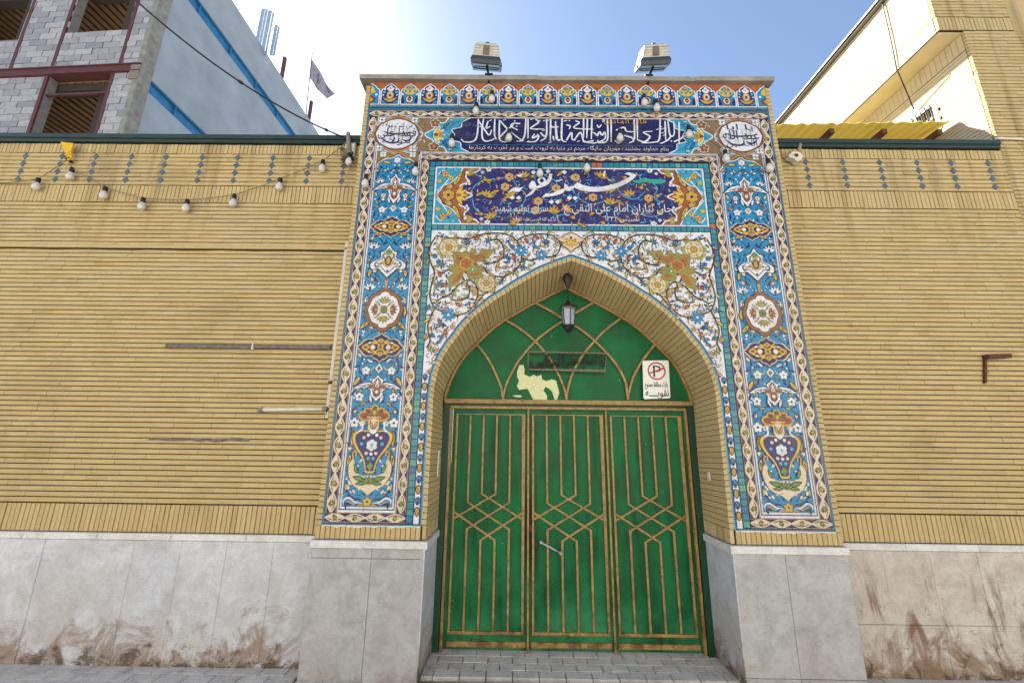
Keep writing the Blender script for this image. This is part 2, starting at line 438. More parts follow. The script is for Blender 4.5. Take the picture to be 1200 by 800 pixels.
LEAF = cr([(0, 0), (.28, .17), (.62, .16), (1, 0), (.62, -.17), (.28, -.15)], 3, True)
CURL = cr([(0, 0), (.3, .22), (.65, .3), (1, .16), (.75, .06), (.45, -.04), (.2, -.1)], 3, True)
DROP = cr([(0, 0), (.4, .3), (.8, .28), (1, 0), (.8, -.28), (.4, -.3)], 3, True)
PALM = [(-.0, 1.0), (.16, .62), (.30, .66), (.34, .40), (.62, .38), (.9, .10), (.55, .14), (.36, .0), (.2, -.35), (0, -.6)]
def sym(half, smooth=0):
    p = [(x, y) for x, y in half]+[(-x, y) for x, y in half[::-1] if abs(x) > 1e-6]
    return cr(p, smooth, True) if smooth else p
def leaf(a, x, y, s, rot, c, oc='dark', lay_=3, shp=LEAF, core=None):
    a.poly(place(shp, x, y, s, rot), oc, lay_)
    a.poly(place([(p[0]*.78+.11, p[1]*.62) for p in shp], x, y, s, rot), c, lay_+1)
    if core: a.poly(place([(p[0]*.36+.3, p[1]*.3) for p in shp], x, y, s, rot), core, lay_+2)
def flower(a, x, y, r, c, cc='gold', n=5, oc=None, lay_=3, rot=0.):
    if oc:
        for k in range(n):
            t = rot+2*math.pi*k/n+math.pi/2
            a.poly(ell(x+.6*r*math.cos(t), y+.6*r*math.sin(t), .5*r, n=8), oc, lay_)
    for k in range(n):
        t = rot+2*math.pi*k/n+math.pi/2
        a.poly(ell(x+.6*r*math.cos(t), y+.6*r*math.sin(t), .39*r, n=8), c, lay_+1)
    a.poly(ell(x, y, .46*r, n=8), c, lay_+2)
    a.poly(ell(x, y, .26*r, n=6), cc, lay_+3)
def bud(a, x, y, s, rot, c1, c2, oc='dark', lay_=3):
    a.poly(place(DROP, x, y, s, rot), oc, lay_)
    a.poly(place([(p[0]*.8+.1, p[1]*.72) for p in DROP], x, y, s, rot), c1, lay_+1)
    a.poly(place([(p[0]*.42+.08, p[1]*.4) for p in DROP], x, y, s, rot), c2, lay_+2)
def aster(a, x, y, s, c, c2, cc, n=9, lay_=3):
    for k in range(n):
        t = 2*math.pi*k/n+.2
        a.poly(place(LEAF, x, y, s, t), c, lay_); a.poly(place([(p[0]*.62+.1, p[1]*.6) for p in LEAF], x, y, s, t), c2, lay_+1)
    a.poly(ell(x, y, s*.30, n=8), c, lay_+2); a.poly(ell(x, y, s*.17, n=6), cc, lay_+3)
def lotus(a, x, y, s, rot, c1, c2, oc='dark', lay_=3):
    for t in (-1.0, 1.0, -.5, .5, 0):
        a.poly(place(LEAF, x, y, s, rot+t), oc, lay_)
        a.poly(place([(p[0]*.86+.05, p[1]*.68) for p in LEAF], x, y, s, rot+t), c1, lay_+1)
    a.poly(place(ell(.22, 0, .2, .16, 8), x, y, s, rot), c2, lay_+2)
def vine(a, pts, w, c, rng, gap=.09, size=.06, cols=('tan', 'gold', 'pgreen'), oc='dark', lay_=1, n=7):
    p = cr(pts, n); a.line(p, w, c, lay_)
    acc = 0; sd = 1
    for i in range(1, len(p)-1):
        acc += math.dist(p[i], p[i-1])
        if acc > gap:
            acc = 0; sd = -sd
            ang = math.atan2(p[i+1][1]-p[i-1][1], p[i+1][0]-p[i-1][0])+sd*rng.uniform(.5, 1.0)
            leaf(a, p[i][0], p[i][1], size*rng.uniform(.75, 1.2), ang, rng.choice(cols), oc, lay_+1, rng.choice((LEAF, CURL)))

# ---------------------------------------------------------------- Arabic / Persian lettering from the built-in font
_F = {}
def _forms():
    base = 0xFE80
    order = [('\u0621', 1), ('\u0622', 2), ('\u0623', 2), ('\u0624', 2), ('\u0625', 2), ('\u0626', 4), ('\u0627', 2), ('\u0628', 4), ('\u0629', 2), ('\u062a', 4), ('\u062b', 4), ('\u062c', 4), ('\u062d', 4), ('\u062e', 4),
             ('\u062f', 2), ('\u0630', 2), ('\u0631', 2), ('\u0632', 2), ('\u0633', 4), ('\u0634', 4), ('\u0635', 4), ('\u0636', 4), ('\u0637', 4), ('\u0638', 4), ('\u0639', 4), ('\u063a', 4), ('\u0641', 4), ('\u0642', 4),
             ('\u0643', 4), ('\u0644', 4), ('\u0645', 4), ('\u0646', 4), ('\u0647', 4), ('\u0648', 2), ('\u0649', 2), ('\u064a', 4)]
    for ch, n in order:
        _F[ch] = [base+i for i in range(n)]; base += n
    _F['\u067e'] = [0xFB56+i for i in range(4)]; _F['\u0686'] = [0xFB7A+i for i in range(4)]
    _F['\u06a9'] = [0xFB8E+i for i in range(4)]; _F['\u06af'] = [0xFB92+i for i in range(4)]; _F['\u06cc'] = [0xFBFC+i for i in range(4)]
_forms()
def shape(s):
    out = []; s = list(s); i = 0
    while i < len(s):
        ch = s[i]
        if ch == '\u0644' and i+1 < len(s) and s[i+1] in '\u0627\u0622':
            prev = i > 0 and s[i-1] in _F and len(_F[s[i-1]]) == 4 or (i > 0 and s[i-1] == '\u0640')
            b = 0xFEFB if s[i+1] == '\u0627' else 0xFEF5
            out.append(chr(b+(1 if prev else 0))); i += 2; continue
        if ch in _F:
            f = _F[ch]
            pj = i > 0 and (s[i-1] == '\u0640' or (s[i-1] in _F and len(_F[s[i-1]]) == 4))
            nj = i+1 < len(s) and (s[i+1] == '\u0640' or s[i+1] in _F and len(_F[s[i+1]]) >= 2) and len(f) == 4
            k = 3 if (pj and nj) else 2 if nj else 1 if (pj and len(f) > 1) else 0
            out.append(chr(f[k]))
        else: out.append(ch)
        i += 1
    res = ''.join(out[::-1])
    # digits keep their own order
    r = []; k = 0
    while k < len(res):
        if '\u06f0' <= res[k] <= '\u06f9':
            j = k
            while j < len(res) and '\u06f0' <= res[j] <= '\u06f9': j += 1
            r.append(res[k:j][::-1]); k = j
        else: r.append(res[k]); k += 1
    return ''.join(r)
def glyphs(s, arabic=True):
    c = bpy.data.curves.new('lettering', 'FONT'); c.body = shape(s) if arabic else s; c.resolution_u = 2
    o = bpy.data.objects.new('lettering', c); col.objects.link(o)
    dg = bpy.context.evaluated_depsgraph_get(); me = bpy.data.meshes.new_from_object(o.evaluated_get(dg))
    vs = [(v.co.x, v.co.y) for v in me.vertices]; fs = [tuple(p.vertices) for p in me.polygons]
    bpy.data.objects.remove(o); bpy.data.curves.remove(c); bpy.data.meshes.remove(me)
    return vs, fs
def text(a, s, u0, u1, v0, v1, c, layer, warp=None, arabic=True, slant=0.):
    vs, fs = glyphs(s, arabic)
    x0 = min(p[0] for p in vs); x1 = max(p[0] for p in vs); y0 = min(p[1] for p in vs); y1 = max(p[1] for p in vs)
    q = []
    for x, y in vs:
        s_, t = (x-x0)/(x1-x0), (y-y0)/(y1-y0)
        if warp: s_, t = warp(s_, t)
        q.append((u0+s_*(u1-u0)+slant*(t-.5)*(v1-v0), v0+t*(v1-v0)))
    a.tris(q, fs, c, layer)

# ================================================================ SETTING
WY = 0.152                                # plane of the side walls; the portal front is y = 0
rng = random.Random(11)
def paving_material():
    m = N('street_concrete'); c = m.ramp(m.noise(3, 6), [(.3, lin('#77736c')), (.7, lin('#96918a'))])
    m.col(m.mix(m.val(m.noise(40, 4), .5, .7, 0, .3), c, lin('#55504a'))); m.set(Roughness=.9); m.bump(m.noise(50, 4), .2, .004); return m.m
M['street'] = paving_material()
m_ = N('grey_paver'); at_ = m_.n('ShaderNodeAttribute', attribute_name='tone')
c_ = m_.ramp(at_.outputs['Fac'], [(0, lin('#aaa8a4')), (.5, lin('#bfbcb8')), (1, lin('#cfccc7'))])
c_ = m_.mix(m_.val(m_.noise(9, 6, .65), .48, .7, 0, .5), c_, lin('#6a655d')); c_ = m_.mix(m_.val(m_.noise(120, 3), .55, .7, 0, .4), c_, lin('#5a554e'))
m_.col(c_); m_.set(Roughness=.88); m_.bump(m_.noise(110, 4), .3, .003); M['paver'] = m_.m

g = MB(); g.add([(-400, -400, -.03), (400, -400, -.03), (400, 400, -.03), (-400, 400, -.03)], [(0, 1, 2, 3)], M['street'])
ground = tag(g.build('ground'), kind='structure')
# pavers in front of the wall and in the gate recess
items = []
def pav(x0, x1, y0, y1):
    y = y1; k = 0
    while y-.1 > y0:
        x = x0-(k % 2)*.1
        while x < x1:
            a_, c_ = max(x, x0), min(x+.2, x1)
            if c_-a_ > .03: items.append(((a_+c_)/2, y-.05, 0.0, c_-a_-.007, .093))
            x += .2
        y -= .1; k += 1
pav(-6.0, -2.08, -2.2, .15); pav(2.08, 5.4, -2.2, .15); pav(-2.08, 2.08, -2.2, -.01); pav(-1.2, 1.2, -.01, .47)
lay(ground, items, 'paver', 'paver', 300, random.Random(3), .04, 'z')

# ================================================================ BRICK WALLS
PITCH_B = .0445
def wall_bricks(x0, x1, y, bands, r, blen=.19, skip=None):
    """bands: (z0, z1, kind) kind h = courses, s = soldier row"""
    it = []
    for z0, z1, kind in bands:
        if kind == 'h':
            n = max(1, round((z1-z0)/PITCH_B)); p = (z1-z0)/n
            for k in range(n):
                zc = z0+p*(k+.5); x = x0-r.uniform(0, blen)
                while x < x1:
                    L = blen*r.choice((1, 1, 1, 1, .5, .75, 1)); a = max(x, x0); b = min(x+L, x1)
                    if b-a > .006 and not (skip and skip((a+b)/2, zc)): it.append(((a+b)/2, y, zc, b-a-.0010, p-.0086))
                    x += L
        else:
            n = round((x1-x0)/.0405); p = (x1-x0)/n
            for k in range(n):
                it.append((x0+p*(k+.5), y, (z0+z1)/2, p-.006, z1-z0-.008))
    return it
def diamonds(parent, pxs, py=183.5):
    for px in pxs:
        x = W(px, py, WY).x
        for z in (4.497, 4.408, 4.319, 4.230):
            b = MB(); h = .030; v = .038
            b.prism([(x-h, z), (x, z-v), (x+h, z), (x, z+v)], WY-.004, WY+.01, M['blue_diamond']); b.build('diamond_tile', parent)
def slab_row(parent, xs, z0, z1, y, mat, name='marble_slab', r=None, thick=.02):
    for a, b_ in zip(xs[:-1], xs[1:]):
        b = MB(); j = r.uniform(-.0015, .0015)
        b.bevbox((a+.0007, y+j, z0), (b_-.0007, y+thick+.02, z1), .001, mat, r.random()); b.build(name, parent)
def cap_run(parent, x0, x1, y, z0, z1, mat, n, r, out=.02):
    xs = [x0+(x1-x0)*k/n for k in range(n+1)]
    for a, b_ in zip(xs[:-1], xs[1:]):
        b = MB(); b.bevbox((a+.001, y-out+r.uniform(-.001, .001), z0), (b_-.001, y+.03, z1), .006, mat, r.random()); b.build('marble_ledge', parent)

# ---- left wall
LW = empty('courtyard_wall', (-4.2, WY, 0))
tag(LW, 'yellow brick wall with string of bulbs, below the grey block building', 'wall')
b = MB(); b.box((-7.6, WY+.009, 0), (-2.06, WY+.30, 4.655), M['mortar']); b.build('wall_core', LW)
bands = [(4.540, 4.652, 's'), (4.172, 4.540, 'h'), (3.978, 4.170, 's'), (3.505, 3.976, 'h'), (1.166, 3.470, 'h'), (.944, 1.162, 's')]
def skL(x, z):                             # a missing brick and a few chipped places
    return (abs(x+3.05) < .05 and abs(z-4.215) < .03)
lay(LW, wall_bricks(-7.5, -2.074, WY, bands, random.Random(21), skip=skL), 'brick', 'brick', 300, random.Random(22))
diamonds(LW, [30, 73, 112.5, 154.4, 195, 237.4, 279, 320.4, 363, 404])
r = random.Random(31)
xs = [-7.6, -7.2, -6.8, -6.4, -6.0, -5.62, -5.24, -4.86]+[W(px, 634, WY).x for px in (1.7, 55, 108, 160, 215, 268, 322.7)]+[-2.072]
slab_row(LW, xs, -.02, .885, WY-.012, M['marble_left'], r=r)
cap_run(LW, -7.6, -2.072, WY, .887, .940, M['cap'], 9, r)
b = MB()
b.box((-7.7, WY-.022, 4.660), (-2.02, WY+.36, 4.70), M['coping_green']); b.box((-7.7, WY-.034, 4.70), (-2.02, WY+.38, 4.748), M['coping_green'])
b.build('coping', LW)
b = MB(); b.bevbox((-7.5, WY-.022, 3.474), (-2.13, WY+.02, 3.502), .006, M['brick'], .6); b.build('ledge_strip', LW)
b = MB(); pts_ = [(-7.5+.18*k, WY-.012, 3.466+.004*math.sin(k*1.7)) for k in range(31)]; b.tube(pts_, .006, M['iron'], 6); b.build('ledge_dark_line', LW)  # thin dark tube that draws the dark line under the ledge strip

# ---- right wall
RW = empty('courtyard_wall', (3.2, WY, 0))
tag(RW, 'yellow brick wall under the yellow canopy, with rusty bracket and brown stained plinth', 'wall')
XR = 4.44
b = MB(); b.box((2.06, WY+.009, 0), (XR, WY+.30, 4.655), M['mortar']); b.build('wall_core', RW)
bandsR = [(4.540, 4.652, 's'), (4.172, 4.540, 'h'), (3.978, 4.170, 's'), (1.166, 3.976, 'h'), (.944, 1.162, 's')]
lay(RW, wall_bricks(2.074, XR, WY, bandsR, random.Random(41)), 'brick', 'brick', 300, random.Random(42))
diamonds(RW, [943, 986, 1029, 1072.5, 1112.5, 1155.5], 184)
xs = [2.072]+[W(px, 640, WY).x for px in (1030, 1085, 1140, 1193)]+[3.86, XR]
zsp = .36
slab_row(RW, xs, zsp+.0015, .885, WY-.012, M['marble_right'], r=r)
slab_row(RW, xs, -.02, zsp-.0015, WY-.012, M['marble_right'], r=r)
cap_run(RW, 2.072, XR, WY, .887, .940, M['cap'], 4, r)
b = MB()
b.box((2.02, WY-.022, 4.660), (XR-.02, WY+.36, 4.70), M['coping_green']); b.box((2.02, WY-.034, 4.70), (XR-.02, WY+.38, 4.748), M['coping_green'])
b.build('coping', RW)

# ================================================================ PORTAL
PT = empty('gate_portal', (0, .2, 0))
tag(PT, 'tall arched gate portal faced with turquoise and navy painted tiles', 'portal')
# arch curves from the photograph, left half, mirrored about x = 0
FRONT_PX = [(498.4, 490), (498.75, 470), (500, 457.5), (502.5, 442.5), (506.25, 428.75), (512, 415.5), (521, 400.5), (528.75, 391.25), (536, 381), (547.5, 368.75), (560, 357.5), (572.5, 347.5), (585, 339.5), (600, 329.5), (615, 321), (627.5, 314), (640, 308.75), (652.5, 303.75), (665, 299.4)]
fr = [uv(*p) for p in FRONT_PX]
fr = [(x+.004, z) for x, z in fr]
arch_edge = [(-1.252, 1.05)]+[(-1.252, fr[0][1])]+fr[1:]+[(0, fr[-1][1]+.008)]
arch_edge = cr(arch_edge, 4)
def offset(curve, d):
    out = []
    for i, p in enumerate(curve):
        a = curve[max(i-1, 0)]; b_ = curve[min(i+1, len(curve)-1)]
        t = Vector((b_[0]-a[0], b_[1]-a[1])).normalized(); n = Vector((t.y, -t.x))
        q = (p[0]+n.x*d, p[1]+n.y*d)
        out.append(q if i < len(curve)-1 else (0, q[1]))
    return [q for q in out if q[0] <= 1e-6]
brick_out = offset(arch_edge, .020)        # where the blue edge ends and the brick begins
brick_in = offset(arch_edge, .058)         # corner of the reveal
DD = .434
BACK_PX = [(519.4, 472.5), (521, 460), (526, 446), (533.75, 430), (543.75, 416), (557.5, 402), (572.5, 387.5), (590, 374.5), (610, 363), (625, 355), (646, 344.5), (663, 337)]
bk = [uv(*p, DD) for p in BACK_PX]
back = cr([(-1.172, 0), (-1.172, 1.0), (-1.172, 1.7)]+[(min(x, 0), z) for x, z in bk[:-1]]+[(0, bk[-1][1]+.005)], 5)
def resample(c, n):
    d = [0]
    for i in range(1, len(c)): d.append(d[-1]+math.dist(c[i], c[i-1]))
    out = []
    for k in range(n+1):
        t = d[-1]*k/n; i = 0
        while i < len(d)-2 and d[i+1] < t: i += 1
        f = 0 if d[i+1] == d[i] else (t-d[i])/(d[i+1]-d[i])
        out.append((c[i][0]+(c[i+1][0]-c[i][0])*f, c[i][1]+(c[i+1][1]-c[i][1])*f))
    return out
# core
HWB = 2.068
inner = offset([(-1.252, -.02)]+arch_edge[1:], .034)
nI = 60; inn = resample(inner, nI)
outr = []
for x, z in inn:
    outr.append(None)
L1 = 5.27; tot = L1+HWB
zs_in = [(-HWB, -.02)]
outr = resample([(-HWB, -.02), (-HWB, 5.27), (0, 5.27)], nI)
b = MB()
for sx in (1, -1):
    for k in range(nI):
        q = [inn[k], inn[k+1], outr[k+1], outr[k]]
        yf = .010
        vs = [(p[0]*sx, yf, p[1]) for p in q]+[(p[0]*sx, .62, p[1]) for p in q]
        fs = [(0, 1, 2, 3), (7, 6, 5, 4), (0, 4, 5, 1), (3, 2, 6, 7)]
        b.add(vs, fs, M['mortar'])
b.build('portal_core', PT)
# voussoirs: courses of the jambs and the arch, running the depth of the reveal
r = random.Random(51)
sp_in = [p for p in brick_in]; sp_out = brick_out
jz0 = 1.058
front_in = [(-1.194, jz0)]+[p for p in sp_in if p[1] > 1.07]
front_out = [(-1.232, jz0)]+[p for p in sp_out if p[1] > 1.07]
back_c = [(-1.172, jz0)]+[p for p in back if p[1] > 1.07]
nV = 63
fi = resample(front_in, nV*4); fo = resample(front_out, nV*4); bc = resample(back_c, nV*4)
# first soldier row on the reveal, then courses
def lerp3(a, b_, t): return tuple(a[i]+(b_[i]-a[i])*t for i in range(3))
for sx in (1, -1):
    for k in range(nV):
        a0 = k*4; a1 = k*4+4
        def P(c, idx, f, y): 
            i = min(len(c)-2, idx); p = c[i]; q = c[i+1]
            return Vector(((p[0]+(q[0]-p[0])*f)*sx, y, p[1]+(q[1]-p[1])*f))
        g0, g1 = .22, .78
        split = r.choice((None, None, None, .5))
        segs = [(0, 1)] if split is None else [(0, split-.004), (split+.004, 1)]
        for s0, s1 in segs:
            pts = []
            jit = r.uniform(-.0015, .0015)
            lo = [P(fi, a0, g0, .001), P(bc, a0, g0, DD), P(fo, a0, g0, .001)]
            hi = [P(fi, a1-1, g1, .001), P(bc, a1-1, g1, DD), P(fo, a1-1, g1, .001)]
            def at(tri, t):               # inner and outer point at depth fraction t
                i_ = tri[0].lerp(tri[1], t); n_ = (tri[2]-tri[0]); o_ = i_+n_*(1 if t < .01 else .9)
                return i_-n_.normalized()*jit, o_
            A0, B0 = at(lo, s0); A1, B1 = at(lo, s1); C0, D0 = at(hi, s0); C1, D1 = at(hi, s1)
            v = [A0, B0, B1, A1, C0, D0, D1, C1]
            bb = MB(); t = min(1, max(0, r.gauss(.5, .11)))
            bb.hexa([tuple(p) for p in v], M['brick'], t); bb.build('voussoir', PT)
# soldier course at the foot of the reveal
for sx in (1, -1):
    n = 10
    for k in range(n):
        y0 = .004+k*(DD-.01)/n; y1 = y0+(DD-.01)/n-.006
        x0 = 1.194-.022*(y0/DD); x1 = 1.194-.022*(y1/DD)
        bb = MB(); bb.hexa([(sx*x0, y0, .955), (sx*x1, y1, .955), (sx*(x1+.03), y1, .955), (sx*(x0+.03), y0, .955), (sx*x0, y0, 1.055), (sx*x1, y1, 1.055), (sx*(x1+.03), y1, 1.055), (sx*(x0+.03), y0, 1.055)], M['brick'], r.random()); bb.build('voussoir', PT)
# flat bricks of the portal front: outer header columns and the soldier strip under the tiles
items = []
for sx in (1, -1):
    n = 95
    for k in range(n):
        z = 1.045+(5.25-1.045)*(k+.5)/n
        items.append((sx*2.0455, .001, z, .043, (5.25-1.045)/n-.006))
    xa, xb = 1.236, 2.068; n = 21
    for k in range(n):
        items.append((sx*(xa+(xb-xa)*(k+.5)/n), .001, .998, (xb-xa)/n-.005, .092))
lay(PT, items, 'brick', 'brick', 300, random.Random(52))
# marble plinth of the portal
r = random.Random(53)
for sx in (-1, 1):
    xs = [1.197, 1.63, 2.07]
    if sx < 0:
        xs = [1.197, -W(432, 700).x, 2.07]
        rows = [(-.02, .815), (.818, .887)]
    else:
        xs = [1.197, W(925, 700).x, 2.07]; rows = [(-.02, .06), (.063, .887)]
    for z0, z1 in rows:
        for a, c in zip(xs[:-1], xs[1:]):
            bb = MB(); x0, x1 = sorted((sx*a, sx*c)); j = r.uniform(-.0012, .0012)
            bb.bevbox((x0+.0012, -.014+j, z0), (x1-.0012, .012, z1), .002, M['marble_portal'], r.random()); bb.build('marble_slab', PT)
    # reveal slabs
    bb = MB(); x0, x1 = sx*1.190, sx*1.172
    bb.hexa([(x0, -.012, -.02), (x1, DD, -.02), (x1+sx*.03, DD, -.02), (x0+sx*.03, -.012, -.02), (x0, -.012, .885), (x1, DD, .885), (x1+sx*.03, DD, .885), (x0+sx*.03, -.012, .885)], M['marble_left'], .7); bb.build('reveal_slab', PT)
    bb = MB(); x0, x1 = sorted((sx*1.186, sx*2.085)); bb.bevbox((x0, -.034, .889), (x1, .03, .945), .006, M['cap'], .5); bb.build('marble_ledge', PT)
    bb = MB(); x0, x1 = sx*1.172, sx*1.155
    bb.hexa([(x0, -.030, .889), (x1, DD, .889), (x1+sx*.04, DD, .889), (x0+sx*.04, -.030, .889), (x0, -.030, .944), (x1, DD, .944), (x1+sx*.04, DD, .944), (x0+sx*.04, -.030, .944)], M['cap'], .4); bb.build('marble_ledge', PT)
# white plaster smear under the tile panels
for sx in (-1, 1):
    pts = []; x = 1.24
    top = []; bot = []
    while x < 2.03:
        top.append((sx*x, 1.052)); bot.append((sx*x, 1.046-r.random()*.016)); x += .03
    bb = MB(); bb.prism(top+bot[::-1], -.003, .004, GL['plaster']); bb.build('plaster_smear', PT)
# roof slab
b = MB(); b.box((-2.03, .004, 5.03), (2.03, .60, 5.292), M['terracotta']); b.build('bedding_course', PT)
b = MB(); xs = [-2.13, -1.4, -.3, .55, 1.3, 2.10]
for a, c in zip(xs[:-1], xs[1:]):
    dz = r.uniform(-.004, .004); d0 = r.uniform(-.006, .006); d1 = r.uniform(-.006, .006)
    b.hexa([(a, -.040+d0, 5.293), (c, -.040+d1, 5.293), (c, .66, 5.293), (a, .66, 5.293), (a, -.050+d0, 5.336+dz), (c, -.050+d1, 5.336+dz), (c, .66, 5.336+dz), (a, .66, 5.336+dz)], M['concrete'])
b.build('roof_slab', PT)

# ================================================================ TILE ORNAMENT ON THE PORTAL
def rect(x0, x1, z0, z1): return [(x0, z0), (x1, z0), (x1, z1), (x0, z1)]
def guilloche(a, p0, p1, w, pitch=.150, L=0):
    """running scroll: rosettes with navy commas between, along p0 -> p1"""
    P0 = Vector(p0); P1 = Vector(p1); d = P1-P0; n = max(1, round(d.length/pitch)); st = d.length/n
    t = d.normalized(); q = Vector((-t.y, t.x)); ang = math.atan2(t.y, t.x)
    h = w/2
    a.poly([tuple(P0-q*h), tuple(P1-q*h), tuple(P1+q*h), tuple(P0+q*h)], 'navy', L)
    for s_ in (-1, 1):
        a.line([tuple(P0+q*h*.93*s_), tuple(P1+q*h*.93*s_)], h*.14, 'cream', L+1); a.line([tuple(P0+q*h*s_), tuple(P1+q*h*s_)], .006, 'maroon', L+6)
    def loc(pts, c): return [tuple(c+t*x+q*y) for x, y in pts]
    S = w*.5; m_ = 14; A = .74*S
    for k in range(n):                       # two woven cream ribbons with a rosette in each eye
        o = P0+t*(st*k); up_ = [(st*i/m_, A*math.sin(math.pi*i/m_)) for i in range(m_+1)]
        up2 = [(x, y+.17*S) for x, y in up_]
        a.poly(loc(up2+[(x, -y) for x, y in up2[::-1]], o), 'cream', L+1)
        sg = 1 if k % 2 else -1
        a.line(loc([(x, sg*(y-.20*S)) for x, y in up_[2:-2]], o), .006, 'navy', L+2)
        c = o+t*(st*.5)
        a.poly(loc([(-.78*S, -sg*.02*S), (-.35*S, -sg*.60*S), (.2*S, -sg*.58*S), (-.2*S, -sg*.35*S)], c), 'navy', L+2)
        a.poly(loc(ell(0, 0, .52*S, .46*S, 12), c), 'maroon', L+3)
        star = [((.46 if i % 2 == 0 else .34)*S*math.cos(i*math.pi/6), (.41 if i % 2 == 0 else .31)*S*math.sin(i*math.pi/6)) for i in range(12)]
        a.poly(loc(star, c), 'olive' if k % 2 else 'green', L+4); a.poly(loc(ell(0, 0, .13*S, n=6), c), 'gold', L+5)

# ---- borders, each run a part
def border(p0, p1, w):
    a = Art(Y=-.001); guilloche(a, p0, p1, w); a.build('scroll_border', PT)
XO, XI = 1.959, 1.402
for sx in (-1, 1):
    border((sx*XO, 1.142), (sx*XO, 4.862), .088)
    border((sx*XI, 1.142), (sx*XI, 4.372), .078)
    border((sx*2.003, 1.107), (sx*1.363, 1.107), .070)
border((-2.003, 4.906), (2.003, 4.906), .072)
border((-1.441, 4.402), (1.441, 4.402), .060)
# ---- plain glazed lines and ground strips
a = Art(Y=0)
for sx in (-1, 1):
    X = lambda p, q: tuple(sorted((sx*p, sx*q)))
    a.poly(rect(*X(2.004, 2.024), 1.048, 4.995), 'edge', 0); a.poly(rect(*X(1.236, 2.004), 1.048, 1.064), 'edge', 0)
    a.poly(rect(*X(1.363, 2.004), 1.064, 1.072), 'navy', 0)
    a.poly(rect(*X(1.886, 1.915), 1.150, 4.870), 'white', 0); a.poly(rect(*X(1.440, 1.471), 1.150, 4.43), 'white', 0)
    a.poly(rect(*X(1.440, 1.915), 1.142, 1.186), 'white', 1)
    a.line([(sx*1.898, 1.168), (sx*1.898, 4.86)], .007, 'navy', 2); a.line([(sx*1.458, 1.168), (sx*1.458, 4.42)], .007, 'navy', 2); a.line([(sx*1.9, 1.168), (sx*1.455, 1.168)], .008, 'navy', 2)
a.poly(rect(-2.024, 2.024, 4.945, 4.998), 'edge', 0); a.line([(-2.02, 4.973), (2.02, 4.973)], .010, 'navy', 1)
a.poly(rect(-1.915, 1.915, 4.858, 4.872), 'white', 1); a.poly(rect(-1.46, 1.46, 4.430, 4.462), 'white', 1); a.line([(-1.45, 4.446), (1.45, 4.446)], .008, 'navy', 2)
a.build('glazed_edging', PT)
# ---- turquoise square mosaics (each square ~6 px: joined)
a = Art(Y=0); r = random.Random(61)
def squares(p0, p1, w):
    P0 = Vector(p0); P1 = Vector(p1); d = P1-P0; n = round(d.length/.054); st = d.length/n; t = d.normalized(); q = Vector((-t.y, t.x)); h = w/2
    a.poly([tuple(P0-q*(h+.007)), tuple(P1-q*(h+.007)), tuple(P1+q*(h+.007)), tuple(P0+q*(h+.007))], 'navy', 0)
    for k in range(n):
        c0 = P0+t*(st*k+.0035); c1 = P0+t*(st*(k+1)-.0035)
        if r.random() < .012: cc = 'terracotta'
        else: cc = r.choice(('sq1', 'sq1', 'sq2', 'sq2', 'sq3', 'sq4', 'sq1'))
        a.poly([tuple(c0-q*h), tuple(c1-q*h), tuple(c1+q*h), tuple(c0+q*h)], cc, 2)
for sx in (-1, 1): squares((sx*1.331, 1.070), (sx*1.331, 4.30), .048)
squares((-1.355, 4.328), (1.355, 4.328), .048); squares((-1.300, 3.648), (1.300, 3.648), .044)
tag(a.build('mosaic_edging', PT), kind='stuff')

